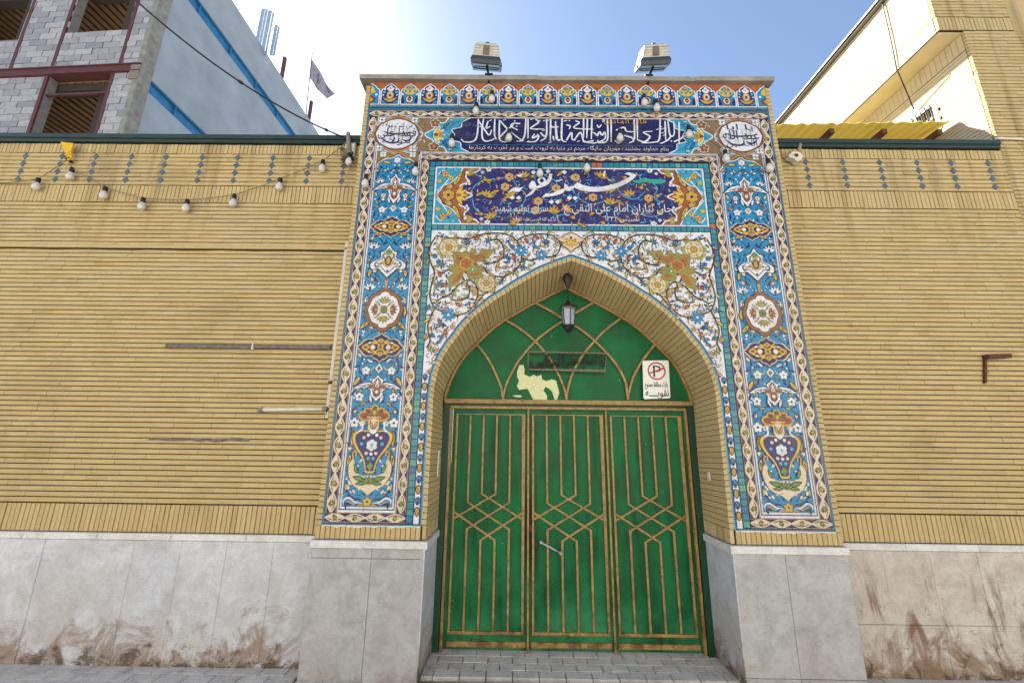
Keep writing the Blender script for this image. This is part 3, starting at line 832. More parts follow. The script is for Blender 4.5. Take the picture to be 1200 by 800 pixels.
# ---- crest frieze: 19 whole tiles and two halves, alternating two designs
def crest_mesh(kind, half=0):
    a = Art(Y=-.016); w = .1003; h = .262
    out = sym([(0, h), (.018, h-.016), (.048, h-.034), (.068, h-.062), (.088, h-.072), (.0975, h-.10), (.0975, 0)])
    def clip(p):
        return p if not half else [(max(0, x) if half > 0 else min(0, x), y) for x, y in p]
    a.poly(clip(out), 'white', 0)
    ins = clip([(x*.87, y*.93+.008) for x, y in out]); base = 'edge' if kind == 0 else 'navy2'
    a.poly(ins, 'turq' if kind == 0 else 'navy2', 1)
    if half:
        sg = half
        a.poly([(0, .02), (sg*.05, .03), (sg*.06, .08), (sg*.02, .1), (0, .11)], 'maroon', 2); a.poly([(0, .03), (sg*.035, .06), (0, .09)], 'gold', 3)
        a.poly([(0, .13), (sg*.05, .15), (sg*.03, .2), (0, .225)], 'yellow', 2); a.poly(ell(sg*.06, .12, .014), 'white', 3)
    elif kind == 0:
        for s_ in (-1, 1):
            a.poly(cr([(0, .12), (s_*.045, .135), (s_*.072, .17), (s_*.05, .2), (s_*.02, .18)], 3, True), 'yellow', 2)
            a.poly(ell(s_*.045, .165, .012, .016), 'green', 3)
            a.poly(cr([(s_*.08, .02), (s_*.05, .03), (s_*.07, .1), (s_*.085, .08)], 3, True), 'navy', 2)
            a.poly(ell(s_*.074, .125, .012), 'white', 3)
        a.poly(cr([(0, .236), (.022, .205), (0, .165), (-.022, .205)], 3, True), 'gold', 3); a.poly(ell(0, .203, .009), 'red', 4)
        a.poly(ell(0, .066, .046, .052), 'maroon', 2); a.poly(ell(0, .066, .036, .041), 'cream', 3)
        a.poly(cr([(0, .105), (.02, .07), (0, .04), (-.02, .07)], 2, True), 'navy', 4); a.poly(ell(0, .066, .010), 'gold', 5)
    else:
        a.poly(ell(0, .115, .038, .05), 'gold', 2); a.poly(ell(0, .115, .026, .036), 'cream', 3); a.poly(ell(0, .112, .015, .02), 'maroon', 4)
        a.poly(cr([(0, .24), (.02, .21), (.04, .195), (.018, .165), (-.018, .165), (-.04, .195), (-.02, .21)], 3, True), 'white', 3); a.poly(ell(0, .197, .012), 'tan', 4)
        a.poly(cr([(0, .03), (.045, .05), (.07, .085), (.04, .075), (0, .06), (-.04, .075), (-.07, .085), (-.045, .05)], 3, True), 'gold', 3)
        for s_ in (-1, 1):
            a.poly(ell(s_*.062, .15, .015), 'lblue', 3); a.poly(ell(s_*.058, .185, .011), 'white', 3); a.poly(cr([(s_*.03, .012), (s_*.08, .02), (s_*.075, .055)], 3, True), 'turq', 3); a.poly(ell(s_*.07, .115, .009), 'white', 3)
    a.b.prism([(x, y) for x, y in clip(out)], -.0155, 0.004, GL['white'])
    return a.b.mesh('crest_tile')
cm = [crest_mesh(0), crest_mesh(1)]
for k in range(19):
    o = link('crest_tile', cm[(k+1) % 2], PT); o.location = (-2.007+.2007*(k+1), 0, 4.999)
o = link('crest_tile', crest_mesh(0, 1), PT); o.location = (-2.007, 0, 4.999)
o = link('crest_tile', crest_mesh(0, -1), PT); o.location = (2.007, 0, 4.999)

# ---- pilaster panels
XC = -1.678
def cartouche(mir, z, hw, hh):
    a = Art(mir, Y=-.006)
    q = [(0, 1), (.10, .84), (.26, .74), (.36, .56), (.58, .60), (.74, .44), (.80, .28), (1, 0)]
    full = q+[(x, -y) for x, y in q[::-1][1:]]; full += [(-x, y) for x, y in full[::-1][1:-1]]
    f = lambda s_: [(XC+x*hw*s_, z+y*hh*s_) for x, y in full]
    a.poly(f(1.0), 'cream', 0); a.poly(f(.94), 'maroon', 1); a.poly(f(.88), 'navy', 2)
    G = lambda pts: [(XC+x*hw, z+y*hh) for x, y in pts]
    for sx in (1, -1):
        a.line(G(cr([(0, .55), (sx*.22, .30), (sx*.42, 0), (sx*.22, -.30), (0, -.55)], 4)), .014, 'gold', 4)
        a.line(G(cr([(0, .1), (sx*.30, .34), (sx*.62, .16), (sx*.74, 0), (sx*.62, -.16), (sx*.30, -.34), (0, -.1)], 4)), .012, 'yellow', 5)
        a.poly(G(ell(sx*.60, 0, .16, .17, 10)), 'gold', 6); a.poly(G(ell(sx*.60, 0, .08, .09, 6)), 'maroon', 7)
        a.poly(G(ell(sx*.30, 0, .09, .14, 8)), 'white', 6)
        for sy in (1, -1):
            a.poly(G(place(LEAF, sx*.14, sy*.34, .24, math.atan2(sy, sx))), 'yellow', 6); a.poly(G(ell(sx*.45, sy*.30, .05, .07, 6)), 'white', 6)
    for sy in (1, -1): a.poly(G(ell(0, sy*.44, .10, .18, 8)), 'gold', 6); a.poly(G(ell(0, sy*.44, .045, .09, 6)), 'green', 7)
    a.poly(G(ell(0, 0, .13, .2, 10)), 'gold', 7); a.poly(G(ell(0, 0, .06, .1, 6)), 'maroon', 8)
    return a
def palmette(mir, zt, zb, zw, hw, c1, c2):
    a = Art(mir, Y=-.006); H = zt-zb; f = (zw-zb)/H
    half = [(0, 1), (.10, .88), (.26, .80), (.22, .68), (.40, f+.12), (.70, f+.07), (.90, f-.02), (1.06, f-.12), (.86, f-.09), (.62, f-.06), (.40, f-.10), (.26, f-.22), (.30, f-.36), (.34, .16), (.20, .17), (.10, .10), (0, 0)]
    o = sym(cr(half, 3)); G = lambda pts, s_=1., dz=0: [(XC+x*hw*s_, zb+((y-.5)*s_+.5)*H+dz) for x, y in pts]
    a.poly(G(o, 1.03), 'navy', 0); a.poly(G(o, .94), 'white', 1)
    for s_ in (-1, 1):
        a.line(G(cr([(0, .86), (s_*.13, .74), (s_*.14, f+.10), (s_*.38, f+.03), (s_*.78, f-.04)], 4)), .006, 'dark', 3)
        a.line(G(cr([(s_*.05, .20), (s_*.17, f-.22), (s_*.20, f-.12), (s_*.45, f-.07)], 4)), .006, 'dark', 3)
        leaf(a, XC+s_*hw*.30, zb+(f-.30)*H, hw*.42, -1.9 if s_ > 0 else math.pi+1.9, 'white', 'navy', 3)
    in_ = sym([(0, .90), (.08, .76), (.12, f+.06), (.42, f+.0), (.66, f-.02), (.40, f-.07), (.14, f-.10), (.14, .24), (0, .16)])
    a.poly(G(in_), c1, 2)
    a.poly(G(sym([(0, .82), (.05, .70), (.0, .58)])), 'white', 3); a.poly(G(ell(0, f, .09, .06, 8)), 'white', 3); a.poly(G(ell(0, f, .05, .035, 6)), c2, 4)
    a.poly(G(ell(0, f-.22, .07, .06, 8)), 'white', 3); a.poly(G(ell(0, .2, .05, .04, 6)), c2, 4)
    for s_ in (-1, 1): a.poly(G(ell(s_*.42, f-.025, .07, .025, 6)), 'white', 3)
    return a
def pilaster(mir):
    r = random.Random(71); a = Art(mir, Y=0)
    cap = cr([(-1.888, 4.285), (-1.86, 4.335), (-1.80, 4.375), (-1.72, 4.395), (XC, 4.425), (-1.63, 4.395), (-1.555, 4.375), (-1.495, 4.335), (-1.468, 4.285)], 4)
    a.poly([(-1.888, 1.184)]+cap+[(-1.468, 1.184)], 'turq', 1)
    a.line(cap, .010, 'white', 4); a.line([(x, z+.014) for x, z in cap], .010, 'maroon', 4)
    a.line([(-1.886, 4.28), (-1.886, 1.188), (-1.470, 1.188), (-1.470, 4.28)], .008, 'white', 3)
    panel = a
    # stems on both sides, then their leaves, flowers and buds
    def both(fn):
        for s_ in (1, -1): fn(s_)
    def stem(pts, w=.0085, c='navy', L=2): 
        for s_ in (1, -1): a.line(cr([(XC+s_*x, z) for x, z in pts], 5), w, c, L)
    def lf(x, z, s, ang, c, oc='dark', shp=LEAF, core=None):
        for s_ in (1, -1): leaf(a, XC+s_*x, z, s, ang if s_ > 0 else math.pi-ang, c, oc, 3, shp, core)
    def fl(x, z, rr, c='white', cc='navy', n=5, oc='dark'):
        for s_ in (1, -1): flower(a, XC+s_*x, z, rr, c, cc, n, oc, 3)
    def bd(x, z, s, ang, c1, c2):
        for s_ in (1, -1): bud(a, XC+s_*x, z, s, ang if s_ > 0 else math.pi-ang, c1, c2, 'dark', 3)
    def lo(x, z, s, ang, c1='white', c2='navy'):
        for s_ in (1, -1): lotus(a, XC+s_*x, z, s, ang if s_ > 0 else math.pi-ang, c1, c2, 'dark', 3)
    # top
    flower(a, XC, 4.365, .034, 'white', 'tan', 6, 'maroon', 3); a.poly(ell(XC, 4.268, .022, .026, 8), 'navy', 3); a.poly(ell(XC, 4.268, .010, n=6), 'green', 4)
    lf(.05, 4.33, .10, .2, 'yellow'); lf(.16, 4.30, .07, -.6, 'tan'); bd(.08, 4.235, .05, .4, 'white', 'dark'); stem([(.02, 4.27), (.09, 4.245), (.15, 4.28), (.17, 4.22)])
    lf(.15, 4.20, .06, -1.2, 'lblue', 'navy'); lo(.145, 4.11, .06, 1.4); stem([(.17, 4.22), (.19, 4.15), (.15, 4.09), (.11, 4.0), (.16, 3.92), (.13, 3.86)])
    fl(.105, 3.975, .026, 'cream', 'maroon'); bd(.17, 3.97, .05, 1.2, 'tan', 'white'); lf(.17, 3.93, .055, -1.9, 'pgreen'); bd(.12, 3.90, .06, 2.0, 'white', 'navy')
    fl(.105, 3.825, .036, 'white', 'lblue'); lf(.13, 3.85, .06, .3, 'gold'); lf(.17, 3.80, .06, -1.4, 'navy', 'navy')
    # between cartouche 1 and the lotus
    lf(.07, 3.575, .09, -.1, 'yellow', core='maroon'); bd(.15, 3.545, .05, -.6, 'tan', 'white'); stem([(.03, 3.52), (.06, 3.48), (.12, 3.55), (.18, 3.50), (.17, 3.42)])
    lo(.145, 3.42, .075, 1.57); stem([(.16, 3.42), (.13, 3.36), (.17, 3.30), (.14, 3.24), (.17, 3.17), (.10, 3.12), (.02, 3.02)])
    lf(.16, 3.33, .06, -.9, 'tan'); lf(.15, 3.24, .11, -1.35, 'yellow', core='green'); bd(.085, 3.20, .055, .1, 'white', 'maroon'); bd(.10, 3.11, .055, .2, 'cream', 'maroon')
    lf(.16, 3.13, .05, .9, 'navy', 'navy'); lo(.145, 3.02, .075, 1.57); bd(.10, 3.06, .05, -.8, 'lblue', 'white'); lf(.18, 3.12, .055, -1.6, 'lblue', 'navy')
    # beside the rosette medallion
    bd(.165, 2.93, .05, -1.0, 'tan', 'white'); lf(.18, 2.88, .12, -1.62, 'yellow', 'dark', CURL, 'green'); lf(.12, 2.73, .12, -.75, 'yellow', core='maroon'); bd(.17, 2.66, .05, -1.8, 'white', 'navy')
    stem([(.16, 2.98), (.185, 2.85), (.16, 2.72), (.13, 2.64), (.05, 2.63)]); bd(.08, 2.66, .05, .3, 'pgreen', 'white'); lf(.19, 2.60, .05, -1.4, 'navy', 'navy')
    # between cartouche 2 and the second palmette
    stem([(.02, 2.36), (.09, 2.40), (.15, 2.37), (.17, 2.30), (.14, 2.25)]); bd(.16, 2.40, .05, .8, 'cream', 'white'); lf(.05, 2.35, .075, .6, 'white', 'navy', CURL); lf(.17, 2.33, .05, -.4, 'navy', 'navy')
    fl(.11, 2.285, .038, 'white', 'lblue'); lf(.15, 2.24, .115, -1.0, 'yellow', core='gold'); bd(.07, 2.28, .045, 2.2, 'pgreen', 'yellow')
    stem([(.08, 2.27), (.13, 2.2), (.18, 2.14), (.13, 2.08), (.16, 2.02), (.10, 1.99)]); lf(.12, 2.10, .075, .6, 'yellow', core='dark'); fl(.145, 2.06, .038, 'white', 'navy'); lf(.19, 2.12, .06, -1.2, 'navy', 'navy')
    lf(.08, 2.01, .06, -.3, 'tan'); bd(.17, 1.97, .05, -1.6, 'cream', 'maroon'); stem([(.06, 2.02), (.13, 1.99), (.19, 1.95), (.18, 1.88)])
    # beside the vase
    fl(.165, 1.845, .042, 'white', 'navy'); lf(.165, 1.785, .14, -1.55, 'yellow', core='maroon'); fl(.10, 1.84, .028, 'white', 'lblue', 5); stem([(.18, 1.80), (.19, 1.70), (.15, 1.60), (.12, 1.62), (.08, 1.55)])
    bd(.15, 1.615, .06, .6, 'cream', 'maroon'); lf(.11, 1.60, .06, 1.4, 'tan'); lf(.17, 1.60, .11, -1.4, 'yellow', core='maroon'); lf(.18, 1.65, .05, .9, 'navy', 'navy'); bd(.075, 1.52, .04, 1.5, 'white', 'lblue')
    stem([(.19, 1.50), (.175, 1.42), (.19, 1.35), (.14, 1.27), (.06, 1.24)]); lf(.18, 1.47, .055, 1.9, 'tan'); fl(.145, 1.375, .026, 'white', 'gold'); bd(.155, 1.31, .05, 1.2, 'cream', 'white'); lf(.18, 1.30, .075, 1.5, 'pgreen', core='gold')
    bd(.10, 1.285, .045, .9, 'cream', 'white'); lf(.09, 1.33, .045, 1.1, 'navy', 'navy'); lf(.12, 1.26, .05, .1, 'navy', 'navy')
    for s_ in (1, -1):                      # bottom scrolls
        a.line(cr([(XC+s_*.03, 1.215), (XC+s_*.10, 1.225), (XC+s_*.15, 1.255), (XC+s_*.19, 1.235), (XC+s_*.185, 1.205)], 5), .016, 'white', 4, taper='both')
        a.line(cr([(XC+s_*.02, 1.20), (XC+s_*.10, 1.207), (XC+s_*.16, 1.23)], 5), .010, 'tan', 4)
        a.poly(ell(XC+s_*.14, 1.212, .03, .014, 8), 'navy', 3)
    flower(a, XC, 1.226, .036, 'yellow', 'navy', 5, 'maroon', 4)
    for z, c in ((3.842, 'tan'), (2.304, 'brown')):
        a.poly([(XC-.032, z), (XC, z-.040), (XC+.032, z), (XC, z+.040)], 'white', 4); a.poly([(XC-.018, z), (XC, z-.024), (XC+.018, z), (XC, z+.024)], c, 5)
    # sprinkle of tiny leaves in what is left
    taken = []
    for k in range(700):
        x = r.uniform(.03, .19); z = r.uniform(1.2, 4.3)
        if any(math.hypot(x-q[0], z-q[1]) < .046 for q in taken): continue
        if x < .15 and any(abs(z-c) < h for c, h in ((4.05, .18), (3.65, .12), (3.30, .17), (2.83, .18), (2.49, .14), (2.14, .13), (1.93, .07), (1.67, .26), (1.40, .14))): continue
        taken.append((x, z)); lf(x, z, r.uniform(.030, .052), r.uniform(-3, 3), r.choice(('navy', 'white', 'navy', 'lblue', 'blue', 'cream', 'pgreen')), r.choice(('navy', 'dark')))
    small = []
    for k in range(2600):                    # finest filling between the stems
        x = r.uniform(.012, .198); z = r.uniform(1.2, 4.32)
        if any(math.hypot(x-q[0], z-q[1]) < .029 for q in small): continue
        small.append((x, z)); t = r.uniform(-3, 3); u = r.random()
        for s_ in (1, -1):
            if u < .6: a.poly(place(LEAF, XC+s_*x, z, .034, t if s_ > 0 else math.pi-t), 'navy' if u < .42 else 'blue', 2)
            elif u < .8: a.poly(ell(XC+s_*x, z, .0085, n=6), 'white', 2)
            else: a.line(cr([(XC+s_*x, z), (XC+s_*(x+.02*math.cos(t)), z+.02*math.sin(t)), (XC+s_*(x+.03*math.cos(t+1)), z+.03*math.sin(t+1))], 3), .005, 'navy', 2)
    P = panel.build('pilaster_panel', PT)
    palmette(mir, 4.222, 3.872, 4.07, .205, 'brown', 'red').build('palmette', P)
    cartouche(mir, 3.646, .212, .114).build('cartouche', P)
    cartouche(mir, 2.488, .215, .133).build('cartouche', P)
    palmette(mir, 2.256, 2.015, 2.155, .20, 'brown', 'red').build('palmette', P)
    # white lotus
    a = Art(mir, Y=-.006); G = lambda pts, s_=1.: [(XC+x*s_, 3.30+z*s_) for x, z in pts]
    o = sym(cr([(0, .165), (.035, .105), (.075, .085), (.07, .03), (.12, .005), (.165, -.035), (.15, -.085), (.09, -.075), (.06, -.105), (0, -.165)], 3))
    a.poly(G(o, 1.06), 'dark', 0); a.poly(G(o, .97), 'white', 1); a.line(G(o, .74), .007, 'dark', 2, closed=True); a.poly(G(o, .44), 'tan', 2); a.poly(G(o, .36), 'white', 2)
    for s_ in (-1, 1):
        a.line(G(cr([(0, .12), (s_*.045, .06), (s_*.03, 0), (s_*.07, -.03), (s_*.115, -.02), (s_*.11, -.055), (s_*.08, -.04)], 4)), .008, 'dark', 2)
        a.poly(G(place(LEAF, s_*.01, -.06, .07, .9 if s_ > 0 else math.pi-.9)), 'tan', 3); a.poly(G(place(LEAF, s_*.012, .05, .05, 1.0 if s_ > 0 else math.pi-1.0)), 'pgreen', 3)
    a.poly(G(ell(0, 0, .03, .05, 10)), 'dark', 3); a.poly(G(ell(0, 0, .019, .036, 8)), 'gold', 4); a.poly(G(ell(0, .085, .018, .03, 8)), 'green', 4); a.poly(G(ell(0, -.1, .012, n=6)), 'navy', 4)
    a.poly([(XC-.016, 3.12), (XC+.016, 3.12), (XC+.006, 3.03), (XC-.006, 3.03)], 'tan', 1); a.poly(ell(XC, 3.12, .016, n=6), 'red', 2)
    a.build('lotus', P)
    # brown rosette medallion
    a = Art(mir, Y=-.006); zc = 2.832
    def lob(sr, n=8, d=.07): return [(XC+sr*.172*(1-d+d*abs(math.cos(n*t/2)))*math.cos(t), zc+sr*.188*(1-d+d*abs(math.cos(n*t/2)))*math.sin(t)*(1.10 if abs(math.cos(t)) < .25 else 1)) for t in [k*math.pi/28 for k in range(56)]]
    a.poly(lob(1.03), 'dark', 0); a.poly(lob(1.0), 'brown', 1); a.poly(lob(.84), 'maroon', 2); a.poly(lob(.81), 'white', 3)
    for k in range(4):
        t = k*math.pi/2
        lotus(a, XC+.055*math.cos(t), zc+.06*math.sin(t), .068, t, 'olive' if k % 2 else 'brown', 'gold', 'maroon', 4)
        t += math.pi/4
        leaf(a, XC+.05*math.cos(t), zc+.05*math.sin(t), .07, t, 'white', 'brown', 6)
        a.line([(XC+.02*math.cos(t), zc+.02*math.sin(t)), (XC+.1*math.cos(t), zc+.11*math.sin(t))], .006, 'maroon', 8)
    a.poly(ell(XC, zc, .034, .04, 8), 'brown', 9); a.poly(ell(XC, zc, .022, .028, 8), 'green', 10); a.poly(ell(XC, zc, .009, n=6), 'navy', 11)
    a.build('rosette_medallion', P)
    # vase with flower crown and boat-shaped foot
    a = Art(mir, Y=-.006); G = lambda pts: [(XC+x, z) for x, z in pts]
    boat = sym(cr([(.0, 1.275), (.05, 1.315), (.12, 1.35), (.165, 1.42), (.175, 1.50), (.155, 1.545), (.135, 1.55), (.12, 1.50), (.10, 1.45), (.06, 1.425), (0, 1.43)], 4))
    a.poly(G([(x*1.05, z+.0) for x, z in boat]), 'maroon', 0); a.poly(G(boat), 'cream', 1)
    for s_ in (-1, 1):
        leaf(a, XC+s_*.02, 1.385, .12, (.28 if s_ > 0 else math.pi-.28), 'green', 'dark', 2); leaf(a, XC+s_*.02, 1.37, .09, (-.1 if s_ > 0 else math.pi+.1), 'green', 'dark', 2)
        a.line(G(cr([(s_*.14, 1.55), (s_*.15, 1.60), (s_*.12, 1.62), (s_*.125, 1.58)], 4)), .012, 'tan', 2)
        leaf(a, XC+s_*.10, 1.44, .085, (1.2 if s_ > 0 else math.pi-1.2), 'green', 'dark', 3)
    lotus(a, XC, 1.36, .07, math.pi/2, 'green', 'maroon', 'dark', 4)
    body = sym(cr([(0, 1.445), (.035, 1.45), (.045, 1.50), (.075, 1.57), (.135, 1.65), (.165, 1.715), (.155, 1.76), (.11, 1.785), (.05, 1.782), (0, 1.782)], 4))
    a.poly(G([(x*1.06, (z-1.6)*1.01+1.6) for x, z in body]), 'maroon', 5); a.poly(G(body), 'yellow', 6)
    inn_ = [(x*.85, (z-1.62)*.92+1.622) for x, z in body]; a.poly(G(inn_), 'navy2', 7)
    flower(a, XC, 1.665, .048, 'white', 'lblue', 6, None, 8)
    for x, z, c in ((-.07, 1.725, 'cream'), (.07, 1.725, 'cream'), (-.085, 1.675, 'lblue'), (.085, 1.675, 'lblue'), (-.04, 1.60, 'cream'), (.04, 1.60, 'cream'), (0, 1.595, 'white'), (-.02, 1.56, 'lblue'), (.02, 1.56, 'lblue'), (-.035, 1.745, 'white'), (.035, 1.745, 'white')): a.poly(ell(XC+x, z, .014, n=7), c, 8)
    a.poly(G([(-.028, 1.50), (0, 1.535), (.028, 1.50), (0, 1.465)]), 'green', 9)
    neck = sym([(0, 1.75), (.02, 1.76), (.045, 1.80), (.042, 1.84), (.062, 1.885), (0, 1.885)])
    a.poly(G([(x*1.1, z) for x, z in neck]), 'maroon', 9); a.poly(G(neck), 'cream', 10)
    for s_ in (-1, 1):
        leaf(a, XC+s_*.006, 1.79, .075, (1.25 if s_ > 0 else math.pi-1.25), 'tan', 'dark', 11)
        a.line(G(cr([(s_*.055, 1.875), (s_*.095, 1.85), (s_*.09, 1.80), (s_*.12, 1.77)], 4)), .014, 'white', 7)
    a.poly(G(ell(0, 1.775, .03, .016, 8)), 'white', 11)
    for k, t in enumerate((.15, math.pi-.15, .75, math.pi-.75, math.pi/2)):
        L_ = .135 if k < 2 else .11; leaf(a, XC, 1.888, L_, t, 'red' if k != 4 else 'green', 'gold', 12, DROP, 'green' if k != 4 else 'yellow')
        a.poly(place(DROP, XC+.045*math.cos(t), 1.888+.045*math.sin(t), .05, t), 'maroon', 15)
    a.line(G([(-.06, 1.889), (.06, 1.889)]), .007, 'cream', 16)
    a.poly(ell(XC, 1.93, .012, .018, 7), 'yellow', 17)
    a.build('vase', P)
for mir in (1, -1): pilaster(mir)

# ---- inscription band with corner medallions
IB = Art(Y=0); r = random.Random(81)
IB.poly(rect(-1.886, 1.886, 4.462, 4.858), 'navy', 0)
for mir in (1, -1):
    a = IB; a.mir = mir
    a.poly([(-1.886, 4.27), (-1.886, 4.858), (-1.19, 4.858), (-1.22, 4.66), (-1.19, 4.462), (-1.47, 4.462), (-1.47, 4.27), (-1.50, 4.345), (-1.56, 4.385), (-1.63, 4.405), (XC, 4.44), (-1.72, 4.405), (-1.80, 4.385), (-1.86, 4.345)], 'earth', 1)
    # turquoise scalloped end of the inscription cartouche
    sc_ = cr([(-1.20, 4.858), (-1.24, 4.80), (-1.33, 4.79), (-1.34, 4.73), (-1.43, 4.66), (-1.34, 4.59), (-1.33, 4.53), (-1.24, 4.52), (-1.20, 4.462)], 4)
    inn2 = cr([(-.98, 4.462), (-1.06, 4.51), (-1.07, 4.57), (-1.16, 4.60), (-1.13, 4.66), (-1.16, 4.72), (-1.07, 4.75), (-1.06, 4.81), (-.98, 4.858)], 4)
    a.poly(sc_+inn2, 'turq2', 2); a.line(sc_, .012, 'white', 4); a.line(inn2, .010, 'white', 4)
    for sz in (1, -1):
        a.line(cr([(-1.36, 4.66), (-1.28, 4.66+sz*.06), (-1.20, 4.66+sz*.07), (-1.14, 4.66+sz*.13), (-1.08, 4.66+sz*.16)], 5), .022, 'blue', 3)
        leaf(a, -1.25, 4.66+sz*.07, .10, sz*.9, 'edge', 'navy', 4); leaf(a, -1.15, 4.66+sz*.13, .07, sz*1.8, 'lblue', 'navy', 4); bud(a, -1.19, 4.66+sz*.17, .05, 0, 'pgreen', 'white', 'navy', 5)
        flower(a, -1.33, 4.66+sz*.135, .05, 'brown', 'tan', 5, 'white', 4)
    lotus(a, -1.34, 4.66, .12, 0, 'yellow', 'maroon', 'white', 5); a.poly(ell(-1.17, 4.66, .022, .014, 8), 'gold', 6); flower(a, -1.27, 4.66, .03, 'gold', 'navy', 4, 'maroon', 7)
    # strapwork round the medallion
    for sx_ in (1, -1):
        for sz in (1, -1):
            MZ = 4.664
            p = cr([(-1.704, MZ+sz*.205), (-1.704+sx_*.10, MZ+sz*.17), (-1.704+sx_*.19, MZ+sz*.085), (-1.704+sx_*.245, MZ)], 5)
            a.line(p, .040, 'white', 3); a.line(p, .030, 'brown', 4); a.line(p, .010, 'tan', 5)
            flower(a, -1.704+sx_*.165, MZ+sz*.165, .040, 'white', 'navy', 4, 'olive', 4, .78)
            leaf(a, -1.704+sx_*.08, MZ+sz*.20, .07, sz*.2 if sx_ > 0 else math.pi-sz*.2, 'lblue', 'white', 4)
    a.poly(ell(-1.47, 4.664, .03, .035, 4), 'white', 5); a.poly(ell(-1.47, 4.664, .016, .02, 4), 'edge', 6)
    for sx_ in (1, -1):
        p = cr([(XC, 4.455), (XC+sx_*.10, 4.40), (XC+sx_*.19, 4.33)], 5); a.line(p, .022, 'brown', 3); a.line(p, .007, 'yellow', 4)
        flower(a, XC+sx_*.145, 4.43, .036, 'white', 'edge', 4, 'olive', 4, .78); leaf(a, XC+sx_*.17, 4.47, .05, 1.2, 'turq', 'white', 5)
    tk = []
    for k in range(260):
        x = r.uniform(-1.88, -1.25); z = r.uniform(4.47, 4.85)
        if any(math.hypot(x-q[0], z-q[1]) < .045 for q in tk): continue
        if ((x+1.704)/.24)**2+((z-4.664)/.2)**2 < 1 or x > -1.22 or (x > -1.42 and abs(z-4.664) < .09): continue
        tk.append((x, z)); leaf(a, x, z, r.uniform(.04, .06), r.uniform(0, 6), r.choice(('white', 'white', 'olive', 'white', 'turq2')), r.choice(('brown', 'maroon')), 2, r.choice((LEAF, DROP, CURL)))
IB.mir = 1
a = IB
a.line([(-1.03, 4.548), (1.03, 4.548)], .006, 'edge', 3)
BAND = IB.build('inscription_band', PT)
# the lettering: tall white thuluth line, small gold line below
T = Art(Y=-.006)
ZA = lambda x, y: uv(500+x/7.5, 120+y/7.5)
ZB_ = lambda x, y: uv(650+x/6.667, 120+y/6.667)
SA = [[(455, 150), (447, 270), (430, 330), (390, 352), (330, 350), (302, 325)], [(500, 150), (487, 250), (492, 322), (522, 346), (575, 335), (600, 318)], [(455, 165), (500, 230), (548, 292), (572, 245)], [(600, 150), (596, 280), (612, 332)], [(640, 160), (640, 320), (665, 346)],
      [(642, 162), (700, 228), (772, 292), (850, 346)], [(822, 192), (765, 190), (742, 214), (800, 248)], [(872, 148), (862, 290), (832, 340), (790, 346)], [(632, 322), (700, 252), (762, 205)], [(890, 150), (890, 322)], [(948, 282), (930, 318), (986, 300), (958, 346), (880, 352)], [(955, 152), (985, 178), (942, 210), (918, 236), (1032, 240)],
      [(1055, 150), (1050, 300), (1000, 346)], [(1090, 150), (1086, 342)], [(1080, 222), (1162, 220)], [(1132, 170), (1140, 320), (1180, 332)], [(1190, 148), (1186, 322)], [(540, 170), (525, 230), (560, 215)], [(690, 330), (735, 300), (720, 345), (660, 352)], [(1000, 270), (1030, 300), (1060, 290)], [(1110, 300), (1118, 340)]]
SB = [[(55, 135), (55, 290), (92, 312)], [(10, 190), (20, 290), (38, 305)], [(92, 300), (130, 240), (136, 292), (160, 300)], [(160, 148), (190, 165), (150, 205), (302, 215)], [(225, 133), (225, 282)], [(255, 133), (250, 286)], [(290, 133), (285, 292)], [(150, 302), (202, 240), (230, 312), (300, 302)], [(310, 240), (330, 262), (350, 235), (370, 262), (390, 235), (390, 290), (312, 322), (240, 316)],
      [(410, 138), (410, 300), (340, 322)], [(440, 138), (440, 312)], [(468, 300), (500, 322), (542, 290)], [(478, 222), (540, 200), (560, 230), (622, 235)], [(620, 138), (620, 290), (580, 322)], [(642, 138), (646, 302)], [(650, 300), (702, 312), (742, 270), (690, 240), (762, 230)], [(822, 138), (816, 290), (770, 316), (680, 322)], [(860, 150), (866, 302)], [(882, 150), (900, 262), (932, 250), (926, 150)], [(912, 262), (880, 300), (830, 326)], [(970, 158), (970, 332)], [(930, 312), (980, 290), (1010, 268), (1044, 282)], [(90, 180), (120, 190), (112, 215)], [(540, 262), (600, 280), (615, 300)], [(330, 180), (345, 200), (365, 178)]]
for S_, Zf in ((SA, ZA), (SB, ZB_)):
    for p in S_: T.line(cr([Zf(*q) for q in p], 5),   .0165, 'white', 0 if S_ is SA else 1, taper=lambda t: 1.1-.75*abs(t-.35))
r = random.Random(5)
for k in range(46):                          # vowel marks and dots
    x = r.uniform(-.92, 1.02); z = r.choice((r.uniform(4.81, 4.84), r.uniform(4.64, 4.76), r.uniform(4.565, 4.60)))
    if k % 3: T.line([(x, z), (x+.028, z+.012)], .008, 'white', 3)
    else: T.poly([(x-.010, z), (x, z-.010), (x+.010, z), (x, z+.010)], 'white', 3)
text(T, 'قال الهادی', .36, .78, 4.785, 4.85, 'gold', 6)
text(T, 'بنام خداوند بخشنده مهربان جایگاه مردم در دنیا به ثروت است و در آخرت به کردارها', -.98, .98, 4.470, 4.544, 'cream', 0)
T.line([(-.98, 4.50), (-.96, 4.50)], .01, 'tan', 1)
text(T, 'بحار الانوار', -1.06, -.90, 4.74, 4.80, 'mid', 0); text(T, 'ج ۷۸', -1.02, -.92, 4.62, 4.69, 'mid', 0)
T.build('calligraphy', BAND)
